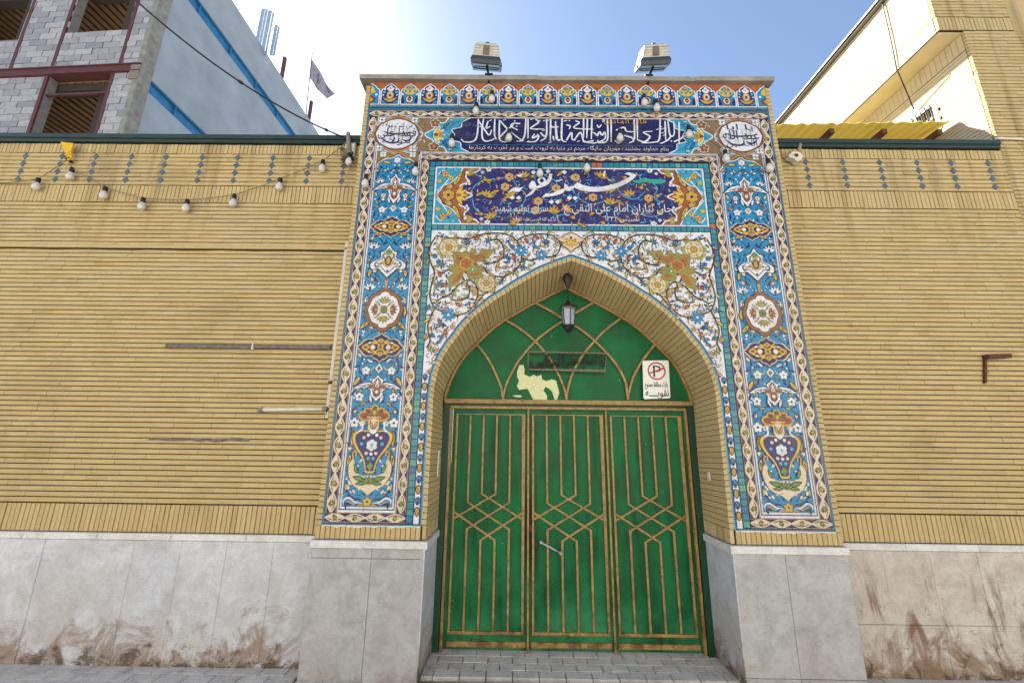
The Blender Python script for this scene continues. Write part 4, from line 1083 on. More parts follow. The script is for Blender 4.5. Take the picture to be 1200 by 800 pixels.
for mir in (1, -1):
    a = Art(Y=-.004); cx = -1.704*mir; cz = 4.664
    def lob(s_, k=0): return [(cx+s_*.220*(1-.035*abs(math.sin(5*t)))*math.cos(t), cz+s_*.176*(1-.035*abs(math.sin(5*t)))*math.sin(t)*(1.04 if abs(math.cos(t)) < .15 else 1)) for t in [i*math.pi/30 for i in range(60)]]
    a.poly(lob(1.06), 'brown', 0); a.poly(lob(1.0), 'navy', 1); a.poly(lob(.965), 'white', 2)
    MD = a.build('corner_medallion', PT)
    a = Art(Y=-.009)
    if mir > 0: rows = (('من کنت مولاه', .15, 4.72, 4.795), ('فهذا علی', .19, 4.60, 4.73), ('مولاه', .14, 4.53, 4.62))
    else: rows = (('یا ابا', .13, 4.72, 4.80), ('عبد الله', .18, 4.60, 4.73), ('الحسین', .15, 4.53, 4.62))
    for s_, hw, z0, z1 in rows: text(a, s_, cx-hw, cx+hw, z0, z1, 'navy', 0)
    for x in (-.12, -.06, -.03, .02, .06, .10): a.line([(cx+x, 4.76-abs(x)*.4), (cx+x-.003, 4.58+abs(x)*.3)], (.016), 'navy', 1, taper='both')
    for p in ([(-.17, 4.64), (-.10, 4.57), (.0, 4.56), (.03, 4.62)], [(-.15, 4.69), (-.05, 4.66), (.07, 4.665), (.16, 4.68)], [(.04, 4.60), (.11, 4.58), (.16, 4.63)]): a.line(cr([(cx+x, z) for x, z in p], 5), .017, 'navy', 2, taper='both')
    a.build('calligraphy', MD)

# ---- name panel
NP = Art(Y=0); r = random.Random(91)
NP.poly(rect(-1.299, 1.299, 3.672, 4.300), 'white', 0); NP.poly(rect(-1.283, 1.283, 3.690, 4.282), 'navy2', 1)
ZM = 3.986
for mir in (1, -1):
    a = NP; a.mir = mir
    e_in = cr([(-.86, 4.282), (-.90, 4.24), (-.98, 4.235), (-1.00, 4.18), (-.965, 4.13), (-1.05, 4.09), (-1.02, 4.035), (-.93, ZM), (-1.02, 3.937), (-1.05, 3.882), (-.965, 3.842), (-1.00, 3.792), (-.98, 3.737), (-.90, 3.732), (-.86, 3.69)], 4)
    e_out = cr([(-1.03, 3.69), (-1.06, 3.75), (-1.09, 3.80), (-1.15, 3.86), (-1.21, 3.88), (-1.235, 3.93), (-1.27, ZM), (-1.235, 4.042), (-1.21, 4.092), (-1.15, 4.112), (-1.09, 4.172), (-1.06, 4.222), (-1.03, 4.282)], 4)
    a.poly([(-1.283, 3.69)]+e_out+[(-1.283, 4.282)], 'turq2', 2)
    a.poly(e_in+e_out, 'orange', 2); a.line(e_in, .014, 'white', 5); a.line(e_out, .010, 'white', 5); a.line([(x+.014, z) for x, z in e_out], .007, 'maroon', 4)
    for sz in (1, -1):
        a.line(cr([(-1.19, ZM+sz*.02), (-1.13, ZM+sz*.10), (-1.07, ZM+sz*.16), (-1.00, ZM+sz*.26), (-.93, ZM+sz*.27)], 5), .05, 'brown', 3, taper='both')
        leaf(a, -1.12, ZM+sz*.10, .14, sz*1.0, 'yellow', 'maroon', 4, LEAF, 'green'); leaf(a, -1.02, ZM+sz*.22, .12, sz*.35, 'gold', 'maroon', 4, DROP, 'green'); bud(a, -1.07, ZM+sz*.19, .07, sz*1.2, 'olive', 'gold', 'maroon', 5); flower(a, -.955, ZM+sz*.265, .03, 'olive', 'yellow', 5, None, 5)
        bud(a, -1.20, ZM+sz*.055, .10, sz*.6, 'tan', 'olive', 'maroon', 5); a.poly(ell(-.99, ZM+sz*.245, .016, n=8), 'white', 6)
        # turquoise corner flowers
        a.line(cr([(-1.27, ZM+sz*.04), (-1.20, ZM+sz*.12), (-1.16, ZM+sz*.20), (-1.22, ZM+sz*.27), (-1.27, ZM+sz*.22)], 5), .010, 'white', 4)
        flower(a, -1.20, ZM+sz*.225, .036, 'gold', 'red', 5, 'navy', 5); flower(a, -1.14, ZM+sz*.185, .028, 'yellow', 'navy', 5, 'navy', 5); flower(a, -1.25, ZM+sz*.15, .03, 'pgreen', 'yellow', 5, 'navy', 5); flower(a, -1.10, ZM+sz*.275, .026, 'lblue', 'gold', 5, 'navy', 5)
        for k in range(5): leaf(a, r.uniform(-1.27, -1.12), ZM+sz*r.uniform(.14, .28), .03, r.uniform(0, 6), 'navy', 'navy', 3)
        # white-edged sprigs hugging the scallops inside
        flower(a, -.98, ZM+sz*.13, .03, 'white', 'navy', 3, 'navy', 4); flower(a, -.78, ZM+sz*.285, .03, 'white', 'green', 5, 'navy', 4); flower(a, -.84, ZM+sz*.25, .018, 'white', 'lblue', 4, None, 4)
    flower(a, -1.16, ZM, .062, 'gold', 'navy', 6, 'maroon', 6); lotus(a, -1.09, ZM, .13, 0, 'yellow', 'orange', 'maroon', 6); bud(a, -1.23, ZM, .05, math.pi, 'tan', 'brown', 'maroon', 6)
NP.mir = 1; a = NP
# light blue tendrils and golden flowers over the whole blue field
for p in ([(-.96, 4.0), (-.90, 4.10), (-.80, 4.16), (-.66, 4.17), (-.55, 4.22)], [(-.93, 3.95), (-.90, 3.84), (-.80, 3.78), (-.66, 3.76)], [(-.56, 4.20), (-.50, 4.08), (-.42, 4.0), (-.46, 3.88), (-.60, 3.80)], [(-.40, 3.80), (-.25, 3.86), (-.12, 3.78), (.02, 3.83)],
          [(.0, 4.2), (.12, 4.10), (.08, 3.98), (.2, 3.9), (.34, 3.94)], [(.30, 4.22), (.42, 4.14), (.50, 4.0), (.62, 3.96), (.72, 4.04)], [(.55, 3.90), (.66, 3.80), (.80, 3.78), (.90, 3.84)], [(-.25, 4.22), (-.12, 4.12), (-.22, 4.0)], [(.75, 4.18), (.84, 4.08), (.80, 3.98), (.88, 3.92)]):
    a.line(cr(p, 5), .008, 'lblue', 2)
spots = [(-.80, 4.17, 1), (-.69, 4.16, 3), (-.58, 4.19, 0), (-.62, 4.08, 0), (-.80, 4.0, 2), (-.86, 3.985, 1), (-.72, 4.01, 1), (-.55, 4.0, 2), (-.63, 3.95, 3), (-.44, 4.21, 2), (-.36, 4.19, 3), (-.30, 3.93, 0), (-.22, 3.99, 1), (-.16, 3.83, 2), (-.05, 3.86, 2), (-.33, 3.83, 0), (-.13, 4.07, 0), (-.08, 4.2, 1), (.06, 4.19, 0), (.18, 4.22, 1), (.30, 4.215, 2),
         (.12, 4.03, 3), (.22, 3.975, 0), (.33, 4.05, 1), (.40, 4.075, 0), (.48, 3.97, 1), (.57, 4.02, 2), (.68, 4.09, 3), (.75, 3.97, 0), (.83, 4.0, 3), (.47, 3.775, 1), (.63, 3.775, 3), (.2, 3.79, 3), (.02, 3.77, 3), (-.02, 3.94, 3), (.38, 3.93, 2), (-.46, 3.79, 1), (-.85, 3.80, 3), (-.74, 3.77, 2), (.78, 3.88, 3), (.86, 3.80, 1), (.53, 4.2, 3), (-.5, 3.72, 2), (.3, 3.72, 3), (.1, 3.72, 1)]
for x, z, k in spots:
    if k == 0: flower(a, x, z, .040, 'tan', 'maroon', 6, 'yellow', 3)
    elif k == 1: leaf(a, x-.05, z-.01, .12, r.uniform(-.7, .9), 'gold', 'dark', 3, LEAF, 'green')
    elif k == 2: lotus(a, x, z-.03, .085, r.uniform(.8, 2.4), 'gold', 'green', 'maroon', 3)
    else: bud(a, x-.03, z, .065, r.uniform(-.6, .8), 'tan', 'orange', 'dark', 3)
for k in range(46):
    x = r.uniform(-.92, .92); z = r.uniform(3.71, 4.26)
    if any(math.hypot(x-p[0], z-p[1]) < .06 for p in spots): continue
    leaf(a, x, z, r.uniform(.045, .07), r.uniform(0, 6.28), r.choice(('lblue', 'lblue', 'blue', 'pgreen')), 'navy', 2, CURL)
small = []
for k in range(2200):
    x = r.uniform(-.95, .95); z = r.uniform(3.70, 4.275)
    if any(math.hypot(x-q[0], z-q[1]) < .048 for q in small): continue
    small.append((x, z)); t = r.uniform(0, 6.28); u = r.random()
    if u < .5: a.line(cr([(x, z), (x+.03*math.cos(t), z+.03*math.sin(t)), (x+.05*math.cos(t+1), z+.05*math.sin(t+1))], 3), .006, r.choice(('lblue', 'mid', 'blue')), 2)
    elif u < .75: a.poly(place(LEAF, x, z, .042, t), r.choice(('lblue', 'pgreen', 'tan')), 2)
    else: leaf(a, x, z, .05, t, r.choice(('gold', 'tan', 'orange')), 'maroon', 2)
# little parrot between the flowers, green
a.poly(cr([(.60, 4.155), (.66, 4.165), (.72, 4.19), (.78, 4.175), (.86, 4.175), (.93, 4.165), (.90, 4.13), (.82, 4.125), (.74, 4.14), (.66, 4.13)], 3, True), 'emer', 5)
NAME = NP.build('name_panel', PT)
# large white nastaliq: traced pen strokes
T = Art(Y=-.006)
Z1 = lambda x, y: uv(580+x/9.41, 185+y/9.41)
Z2 = lambda x, y: uv(690+x/8.571, 185+y/8.571)
T.poly([Z2(355, 168), Z2(392, 150), Z2(440, 160), Z2(478, 182), Z2(440, 222), Z2(380, 262), Z2(300, 300), Z2(200, 332), Z2(100, 345), Z2(0, 346), Z1(1000, 372), Z1(930, 358), Z1(885, 340), Z1(858, 322), Z1(905, 276), Z1(950, 300), Z1(1035, 322), Z2(0, 296), Z2(100, 298), Z2(200, 283), Z2(300, 252), Z2(370, 218), Z2(420, 190), Z2(390, 176)], 'white', 4)
T.poly([Z1(875, 330), Z1(860, 352), Z1(820, 374), Z1(780, 368), Z1(762, 335), Z1(764, 284), Z1(790, 305), Z1(812, 328), Z1(850, 312)], 'white', 5)
T.poly([Z1(775, 362), Z1(755, 388), Z1(715, 408), Z1(640, 428), Z1(575, 436), Z1(515, 444), Z1(560, 398), Z1(600, 402), Z1(650, 390), Z1(700, 362), Z1(740, 348), Z1(765, 338)], 'white', 6)
T.line(cr([Z1(612, 182), Z1(606, 235), Z1(575, 278), Z1(520, 308), Z1(460, 335)], 6), .033, 'white', 4, taper=lambda t: .45+.75*math.sin(math.pi*min(1, t*.8+.1)))
T.line([Z1(515+35*math.cos(t), 258+32*math.sin(t)) for t in [k*math.pi/8 for k in range(16)]], .020, 'white', 5, closed=True)
T.poly(cr([Z1(372, 315), Z1(405, 262), Z1(440, 275), Z1(460, 335), Z1(430, 350), Z1(390, 350)], 4, True), 'white', 6)
T.poly(cr([Z1(425, 335), Z1(462, 330), Z1(430, 385), Z1(395, 415), Z1(335, 438), Z1(385, 390), Z1(415, 360)], 4, True), 'white', 7)
T.poly(cr([Z1(312, 328), Z1(262, 340), Z1(230, 330), Z1(190, 345), Z1(148, 384), Z1(205, 376), Z1(262, 382), Z1(292, 352)], 4, True), 'white', 6)
def dia(c, s_=.024): T.poly([(c[0]-s_*1.1, c[1]), (c[0], c[1]-s_), (c[0]+s_*1.1, c[1]), (c[0], c[1]+s_)], 'white', 8)
for p in ((820, 450), (882, 450), (620, 492), (690, 492), (190, 445), (262, 448), (425, 168), (497, 172), (585, 155), (765, 166)): dia(Z1(*p))
T.line([Z1(670, 262), Z1(705, 262), Z1(738, 245)], .014, 'white', 8); T.poly([Z1(245, 185), Z1(272, 195), Z1(312, 185), Z1(285, 215), Z1(252, 215)], 'white', 8); T.poly([Z2(140, 195), Z2(150, 140), Z2(165, 150), Z2(152, 198)], 'white', 8)
T.build('name_lettering', NAME)
# second line and date
T = Art(Y=-.006)
wav = lambda s_, t: (s_, t)
text(T, 'جان نثاران امام علی النقی ع', uv(661, 255)[0], .96, 3.775, 3.905, 'white', 3)
text(T, 'سرای تعلیم شهید', uv(580, 250)[0], uv(642, 250)[0], 3.775, 3.89, 'white', 3)
text(T, 'تاسیس ۱۳۳۲', uv(709, 258)[0], uv(749, 258)[0], 3.705, 3.775, 'white', 3)
text(T, 'یا ابا عبد الله الحسین علیه السلام', uv(602, 260)[0], uv(655, 260)[0], 3.70, 3.755, 'white', 3)
T.build('dedication_line', NAME)

# ---- spandrels: white ground with vines
SPZ = 3.618
def spandrel(mir):
    r = random.Random(101); a = Art(mir, Y=0)
    edge = arch_edge
    a.poly([(-1.298, 1.066), (-1.298, SPZ), (0, SPZ)]+[p for p in edge[::-1]]+[(-1.252, 1.066)], 'white', 0)
    a.line(offset(edge, .010), .021, 'edge', 1); a.line(offset(edge, .0), .008, 'navy', 2); a.line(offset(edge, .018), .006, 'lblue', 2)
    def inside(x, z, m=.03):
        if x > -.02 or z > SPZ-m or x < -1.285+m*.5: return False
        for i in range(len(edge)-1):
            (x0, z0), (x1, z1) = edge[i], edge[i+1]
            if x0 <= x <= x1 and x1 > x0: return z > z0+(z1-z0)*(x-x0)/(x1-x0)+m*1.3
        return False
    Q = lambda x, y: uv(490+x/5, 260+y/5)       # traced from an enlargement
    vines = [[(100, 90), (60, 170), (75, 240), (95, 300), (75, 380), (70, 440), (95, 500), (130, 520), (180, 545), (240, 545), (300, 520), (340, 460), (350, 400), (320, 350), (280, 340)],
             [(110, 80), (160, 95), (230, 95), (300, 100), (350, 80), (420, 68), (500, 70), (560, 95), (595, 140), (607, 200), (590, 260), (540, 305), (480, 322), (420, 305), (380, 260)],
             [(575, 115), (610, 90), (670, 75), (740, 72), (800, 88), (832, 130), (820, 180), (780, 205), (735, 200)],
             [(420, 110), (470, 105), (500, 150), (495, 210), (440, 240), (385, 245)], [(95, 510), (70, 570), (55, 620), (70, 690), (50, 740)],
             [(290, 350), (250, 360), (190, 420), (150, 440), (90, 470)], [(520, 310), (480, 350), (430, 390), (380, 430), (330, 500)], [(830, 150), (860, 120), (880, 110)],
             [(240, 300), (270, 340), (300, 390), (290, 440), (240, 460), (190, 455)], [(130, 300), (160, 290), (190, 270)], [(600, 210), (650, 225), (700, 215), (730, 190)]]
    for v in vines: vine(a, [Q(*p) for p in v], .0135, 'dark', r, .070, .074, ('tan', 'gold', 'cream', 'pgreen', 'yellow'), 'dark', 6, 6)
    # blue flowers and others at traced places
    for x, y, s_ in ((603, 168, .062), (722, 195, .058), (178, 545, .064)):
        aster(a, *Q(x, y), s_*1.1, 'blue', 'turq', 'white', 9, 8)
    for x, y in ((748, 115), (408, 112), (140, 252), (125, 362), (484, 352), (613, 268), (292, 118), (130, 598), (60, 500)):
        aster(a, *Q(x, y), .040, 'navy', 'edge', 'lblue', 6, 8)
    for x, y, t in ((350, 105, 2.2), (625, 115, .4), (115, 310, .4), (685, 100, 1), (550, 210, 0), (230, 495, 1), (150, 650, .2), (160, 380, 2)):
        lotus(a, *Q(x, y), .045, t, 'red', 'tan', 'dark', 8)
    for x, y, t in ((680, 135, 1.8), (545, 150, 2), (540, 240, 2.2), (110, 720, 1), (125, 690, 1), (270, 490, .4), (500, 220, 1)):
        leaf(a, *Q(x, y), .07, t, 'blue', 'navy', 8)
    # cream medallions above and below the green-gold ornament
    for x, y, s_ in ((180, 150, .085), (400, 360, .075)):
        c = Q(x, y)
        a.poly([(c[0]+s_*1.25*(1+.14*math.cos(6*t))*math.cos(t), c[1]+s_*1.15*(1+.14*math.cos(6*t))*math.sin(t)) for t in [k*math.pi/18 for k in range(36)]], 'olive', 9)
        a.poly(ell(*c, s_*.98), 'cream', 10); a.line(ell(*c, s_*.72), .010, 'tan', 11, True); a.poly(ell(*c, s_*.45), 'olive', 11); flower(a, *c, s_*.34, 'gold', 'maroon', 5, 'dark', 12)
        for k in range(6): leaf(a, c[0]+s_*.5*math.cos(k*1.05), c[1]+s_*.5*math.sin(k*1.05), s_*.45, k*1.05+.5, 'pgreen', 'maroon', 12)
    # stems with leaves running down the narrow leg beside the jamb
    z = 1.12; k = 0
    while z < 2.28:
        if k % 2: bud(a, -1.274, z, .066, math.pi/2, 'blue', 'navy', 'navy', 8)
        else: leaf(a, -1.274, z, .075, math.pi/2, 'gold', 'dark', 8, DROP, 'olive')
        leaf(a, -1.274, z+.02, .03, .6 if k % 4 < 2 else 2.5, 'red', 'dark', 7); z += .083; k += 1
    for x, y, t in ((30, 690, 1.2), (60, 760, 1.3), (90, 770, .8)): leaf(a, *Q(x, y), .07, t, 'tan', 'dark', 8)
    # sprinkle
    taken = [Q(x, y) for x, y in ((280, 250), (310, 230), (250, 270), (230, 300), (340, 210), (300, 270), (330, 290), (180, 150), (400, 360), (603, 168), (722, 195), (178, 545), (370, 190), (200, 350))]
    for k in range(3000):
        x = r.uniform(-1.29, -.12); z = r.uniform(2.2, SPZ)
        if not inside(x, z, .045) or any(math.hypot(x-q[0], z-q[1]) < (.080 if j < 14 else .047) for j, q in enumerate(taken)): continue
        taken.append((x, z)); t = r.uniform(0, 6.28); u = r.random()
        if u < .50: leaf(a, x, z, r.uniform(.05, .07), t, r.choice(('tan', 'yellow', 'white', 'pgreen', 'cream')), 'dark', 4, r.choice((LEAF, CURL)))
        elif u < .72: leaf(a, x, z, r.uniform(.04, .06), t, r.choice(('blue', 'navy', 'edge')), 'navy', 4)
        elif u < .76: bud(a, x, z, .04, t, 'red', 'tan', 'dark', 4)
        elif u < .9: flower(a, x, z, .024, r.choice(('edge', 'blue', 'tan', 'edge')), 'navy', 5, 'dark', 4)
        else: a.line(cr([(x, z), (x+.03*math.cos(t), z+.03*math.sin(t)), (x+.05*math.cos(t+.8), z+.05*math.sin(t+.8))], 4), .007, 'dark', 4)
    small = []
    for k in range(5200):
        x = r.uniform(-1.29, -.03); z = r.uniform(2.15, SPZ)
        if not inside(x, z, .028) or any(math.hypot(x-q[0], z-q[1]) < .034 for q in small): continue
        small.append((x, z)); t = r.uniform(0, 6.28); u = r.random()
        if u < .35: a.poly(place(LEAF, x, z, .040, t), r.choice(('dark', 'navy', 'dark', 'tan')), 2)
        elif u < .5: leaf(a, x, z, .042, t, r.choice(('gold', 'tan', 'pgreen', 'white')), 'dark', 2)
        elif u < .62: a.poly(ell(x, z, .010, n=6), r.choice(('blue', 'edge', 'navy')), 2)
        else: a.line(cr([(x, z), (x+.025*math.cos(t), z+.025*math.sin(t)), (x+.04*math.cos(t+1), z+.04*math.sin(t+1))], 3), .006, 'dark', 2)
    P = a.build('spandrel_panel', PT)
    a = Art(mir, Y=-.008)                    # green and gold leaf-star ornament
    Q2 = lambda x, y: uv(495+x/8.889, 265+y/8.889)
    star = [(340, 285), (420, 290), (465, 270), (480, 300), (510, 250), (545, 265), (545, 310), (580, 300), (600, 255), (680, 268), (735, 258), (690, 300), (660, 345), (620, 365), (555, 380), (575, 410), (615, 425), (600, 480), (615, 520), (560, 535), (480, 540), (465, 490), (435, 470), (420, 530), (380, 575), (340, 590), (300, 640), (300, 560), (295, 510), (350, 480), (300, 460), (310, 425), (350, 430), (345, 370), (335, 330)]
    st = [Q2(*p) for p in star]; cx_ = sum(p[0] for p in st)/len(st); cz_ = sum(p[1] for p in st)/len(st)
    st = [(cx_+(x-cx_)*1.08, cz_+(z-cz_)*1.08) for x, z in st]; a.poly([(cx_+(x-cx_)*1.06, cz_+(z-cz_)*1.06) for x, z in st], 'green', 0); a.poly(st, 'olivegold', 1)
    for p in ([(360, 300), (430, 330), (400, 380), (360, 400)], [(520, 330), (600, 300), (680, 285), (620, 330), (560, 370)], [(320, 600), (350, 530), (410, 490), (400, 540)], [(500, 510), (560, 480), (600, 500), (560, 520)], [(500, 290), (530, 280), (530, 340), (495, 350)]):
        a.poly(cr([Q2(*q) for q in p], 4, True), 'orange', 3)
    c = Q2(458, 395); flower(a, *c, .058, 'orange', 'red', 6, 'yellow', 5); c = Q2(525, 455); flower(a, *c, .034, 'green', 'white', 5, 'pgreen', 5)
    for x, y in ((400, 345), (555, 400), (455, 485), (640, 330)): a.poly(ell(*Q2(x, y), .010, n=6), 'navy', 6)
    a.build('leaf_star', P)
for mir in (1, -1): spandrel(mir)
# crowning palmette over the arch apex
a = Art(Y=-.009); zc = 3.503
o = sym(cr([(0, .10), (.05, .075), (.09, .045), (.13, .03), (.085, 0), (.075, -.035), (.04, -.06), (0, -.10)], 3))
a.poly([(x*1.08, zc+z*1.08) for x, z in o], 'brown', 0); a.poly([(x*.94, zc+z*.94) for x, z in o], 'cream', 1)
for t in (.35, .95, math.pi/2, math.pi-.95, math.pi-.35): leaf(a, 0, zc-.03, .085, t, 'yellow', 'maroon', 2)
a.poly(ell(0, zc-.03, .022), 'gold', 5); a.poly(ell(0, zc+.045, .012), 'dark', 5); a.build('apex_palmette', PT)

# ================================================================ STEEL GATE
GT = empty('steel_gate', (0, DD, 0))
tag(GT, 'green three-leaf steel gate with ochre bars and arched fanlight', 'gate')
YG = DD+.012                               # leaf face
def flat(b, pts, w, y0, y1, mat):
    """bar of rectangular section along a polyline in x,z"""
    P = [Vector((p[0], p[1])) for p in pts]; L = len(P); A = []; B = []
    for i in range(L):
        a_ = P[max(i-1, 0)]; c_ = P[min(i+1, L-1)]; d = (c_-a_).normalized(); n = Vector((-d.y, d.x))
        if 0 < i < L-1:
            d1 = (P[i]-P[i-1]).normalized(); n1 = Vector((-d1.y, d1.x)); k = 1/max(.5, n.dot(n1))
        else: k = 1
        A.append(P[i]+n*w/2*k); B.append(P[i]-n*w/2*k)
    for i in range(L-1):
        q = [B[i], B[i+1], A[i+1], A[i]]
        b.hexa([(q[0].x, y0, q[0].y), (q[1].x, y0, q[1].y), (q[1].x, y1, q[1].y), (q[0].x, y1, q[0].y), (q[3].x, y0, q[3].y), (q[2].x, y0, q[2].y), (q[2].x, y1, q[2].y), (q[3].x, y1, q[3].y)], mat)
# jambs and outer lining
for sx in (-1, 1):
    b = MB(); x0, x1 = sorted((sx*1.118, sx*1.175)); b.box((x0, DD-.03, 0), (x1, DD+.08, 2.04), M['dark_green']); b.build('jamb', GT)
# transom
for sx in (-1, 1):
    b = MB(); x0, x1 = sorted((sx*1.119, sx*1.32)); b.box((x0, DD+.081, -.02), (x1, DD+.12, 2.10), M['dark_green']); b.build('wall_lining', GT)
b = MB(); b.box((-1.117, DD+.0, 1.999), (1.117, DD+.05, 2.046), M['dark_green']); b.build('head_rail', GT)
b = MB(); b.bevbox((-1.168, DD-.045, 2.045), (1.168, DD+.05, 2.088), .004, M['bar']); TR = b.build('transom', GT)
# slim gold frame just inside the jambs
b = MB(); flat(b, [(-1.100, 0), (-1.100, 2.012), (1.100, 2.012), (1.100, 0)], .022, DD-.018, DD+.03, M['bar']); b.build('door_frame', GT)
LEAVES = [(-1.085, -.378), (-.372, .352), (.358, 1.085)]
zA, zB, zC, zD, zE, zF = 1.240, 1.168, 1.085, 1.032, .946, .858
for k, (x0, x1) in enumerate(LEAVES):
    b = MB(); b.box((x0, YG, .012), (x1, YG+.04, 1.998), M['green_paint'])
    # pressed vertical swages of the sheet
    lf_ = b.build('gate_leaf', GT)
    fx0, fx1 = x0+.042, x1-.042; w = fx1-fx0; X = lambda u: fx0+u*w
    b = MB(); flat(b, [(fx0, .140), (fx0, 1.948), (fx1, 1.948), (fx1, .140)], .018, YG-.017, YG+.002, M['bar']); flat(b, [(fx0-.008, .140), (fx1+.008, .140)], .022, YG-.019, YG+.002, M['bar']); b.build('leaf_frame', lf_)
    b = MB(); b.box((x0+.025, YG-.016, .036), (x1-.02, YG+.002, .074), M['bar']); b.build('kick_bar', lf_)
    yb0, yb1 = YG-.014, YG+.002
    lines = [[(X(.2), 1.94), (X(.2), zB), (X(.8), zE), (X(.8), .15)], [(X(.4), 1.94), (X(.4), zA), (X(1), zD-.004), ], [(X(.6), 1.94), (X(.6), zA), (X(0), zD-.004)], [(X(.8), 1.94), (X(.8), zB), (X(.2), zE), (X(.2), .15)],
             [(X(0), zC+.004), (X(.6), zF), (X(.6), .15)], [(X(1), zC+.004), (X(.4), zF), (X(.4), .15)]]
    for i, ln in enumerate(lines):
        b = MB(); d = .0012*i; flat(b, ln, .0165, yb0-d, yb1, M['bar']); b.build('grille_bar', lf_)
    if k:
        b = MB(); flat(b, [(x0-.003, .0), (x0-.003, 2.0)], .016, YG-.022, YG+.002, M['bar']); b.build('meeting_strip', lf_)
    if k == 1:
        b = MB(); p0 = W(634, 635, YG-.04); p1 = W(657, 648, YG-.04)
        b.tube([p0, p0.lerp(p1, .5), p1], [.010, .009, .010], M['steel'], 8)
        for p in (p0, p1): b.tube([(p.x, YG+.0, p.z), (p.x, YG-.05, p.z)], .013, M['steel'], 10)
        b.build('handle', lf_)
        b = MB(); b.box((x0+.012, YG-.012, .93), (x0+.032, YG+.001, .985), M['rust']); b.build('lock_plate', lf_)
# fanlight
fl_pts = [p for p in back if p[1] > 2.085]
fo_ = offset(fl_pts, -.05); poly = [(-1.22, 2.085)]+[(p[0], p[1]) for p in fo_]+[(-p[0], p[1]) for p in fo_[::-1][1:]]+[(1.22, 2.085)]
b = MB(); b.prism(poly, DD+.012, DD+.05, M['green_paint']); FL = b.build('fanlight_panel', GT)
b = MB(); arc = [(-1.160, 2.08)]+[(p[0]*.985, p[1]-.012) for p in fl_pts]; arc = arc+[(-x, z) for x, z in arc[::-1][1:]]
flat(b, arc, .022, DD-.02, DD+.03, M['bar']); b.build('fanlight_frame', FL)
Z3 = lambda x, y: uv(500+x/3.636, 320+y/3.636, DD)
arcs = [[(325, 540), (318, 490), (295, 430), (258, 360), (210, 300)], [(325, 540), (332, 500), (350, 450), (395, 370), (465, 290), (520, 245), (575, 208), (640, 168), (708, 128)],
        [(595, 540), (588, 500), (560, 430), (520, 360), (465, 295), (400, 240), (335, 200)], [(595, 540), (600, 500), (620, 430), (665, 350), (715, 290), (765, 240), (825, 195)],
        [(855, 540), (852, 500), (840, 450), (795, 375), (720, 295), (660, 245), (600, 208), (530, 165), (462, 128)], [(855, 540), (862, 500), (880, 440), (920, 370), (970, 305)]]
for i, p in enumerate(arcs):
    b = MB(); flat(b, cr([Z3(*q) for q in p], 5), .020, DD-.012-.0013*i, DD+.014, M['bar']); b.build('fanlight_bar', FL)
# ---- iron lettering plate fixed on the fanlight
SG = MB(); ys = DD-.045
Z6 = lambda x, y: uv(610+x/10.66, 400+y/10.66, ys)
r0 = [Z6(95, 130), Z6(1075, 150), Z6(1052, 368), Z6(95, 350)]
SIGN = empty('iron_name_plate', (0, ys, 2.4))
tag(SIGN, 'small openwork black iron plate with Arabic letters on the fanlight', 'sign')
b = MB(); flat(b, r0+[r0[0]], .014, ys-.006, ys+.012, M['iron_edge']); b.build('plate_frame', SIGN)
x0_, x1_ = r0[0][0]+.012, r0[1][0]-.012; z0_, z1_ = r0[3][1]+.012, r0[0][1]-.012
for word, wa, wb in (('یا امام علی', .44, 1.), ('النقی', 0, .47)):
  T = Art(Y=ys)
  for q, (ox, oz) in enumerate(((0, 0), (.006, 0), (.003, .005), (.003, -.005))): text(T, word, x0_+wa*(x1_-x0_)+ox, x0_+wb*(x1_-x0_)+ox, z0_+oz, z1_+oz, M['iron'], q)
  vs = list(T.b.v); fs = [list(f) for f in T.b.f]; n0 = len(vs); T.b.v += [(x, y+.012, z) for x, y, z in vs]
  ec = {}
  for f in fs:
      for i in range(len(f)): ec[(f[i], f[(i+1) % len(f)])] = 1
  for (i, j) in list(ec):
      if (j, i) not in ec: T.b.f.append([j, i, i+n0, j+n0]); T.b.mi.append(T.b.m(M['iron_edge'])); T.b.tone.append(.5); T.b.smooth.append(False)
  for k in ((.6, .9) if wa else (.15, .35)):
      T.b.box((x0_+(x1_-x0_)*k-.004, ys+.004, z0_-.01), (x0_+(x1_-x0_)*k+.004, ys+.055, z0_+.004), M['iron'])
  T.build('lettering', SIGN)
# ---- no-parking sign
ys = DD-.03
NPK = empty('parking_sign', (.85, ys, 2.1)); tag(NPK, 'white no-parking sign with red ring and black P', 'sign')
cs = [uv(753, 422.5, ys), uv(783.6, 422, ys), uv(785.6, 466.5, ys), uv(754.2, 467.5, ys)]
def bi(u, v):
    a_ = Vector(cs[3]).lerp(Vector(cs[2]), u); c_ = Vector(cs[0]).lerp(Vector(cs[1]), u); p = a_.lerp(c_, v); return (p.x, p.y)
b = MB(); rc = [bi(u, v) for u, v in ((.04, 0), (.96, 0), (1, .03), (1, .97), (.96, 1), (.04, 1), (0, .97), (0, .03))]
b.prism(rc, ys, ys+.006, M['sign_white']); b.build('plate', NPK)
T = Art(Y=ys-.001, step=.0004)
cc = bi(.52, .72); rad = (bi(1, .5)[0]-bi(0, .5)[0])*.315
text(T, 'P', cc[0]-rad*.42, cc[0]+rad*.55, cc[1]-rad*.72, cc[1]+rad*.66, M['ink'], 0, arabic=False)
T.line([(cc[0]+rad*math.cos(k*math.pi/20), cc[1]+rad*math.sin(k*math.pi/20)) for k in range(40)], rad*.17, M['sign_red'], 2, closed=True)
T.line([(cc[0]-rad*.93, cc[1]-rad*.30), (cc[0]+rad*.93, cc[1]+rad*.34)], rad*.18, M['sign_red'], 3)
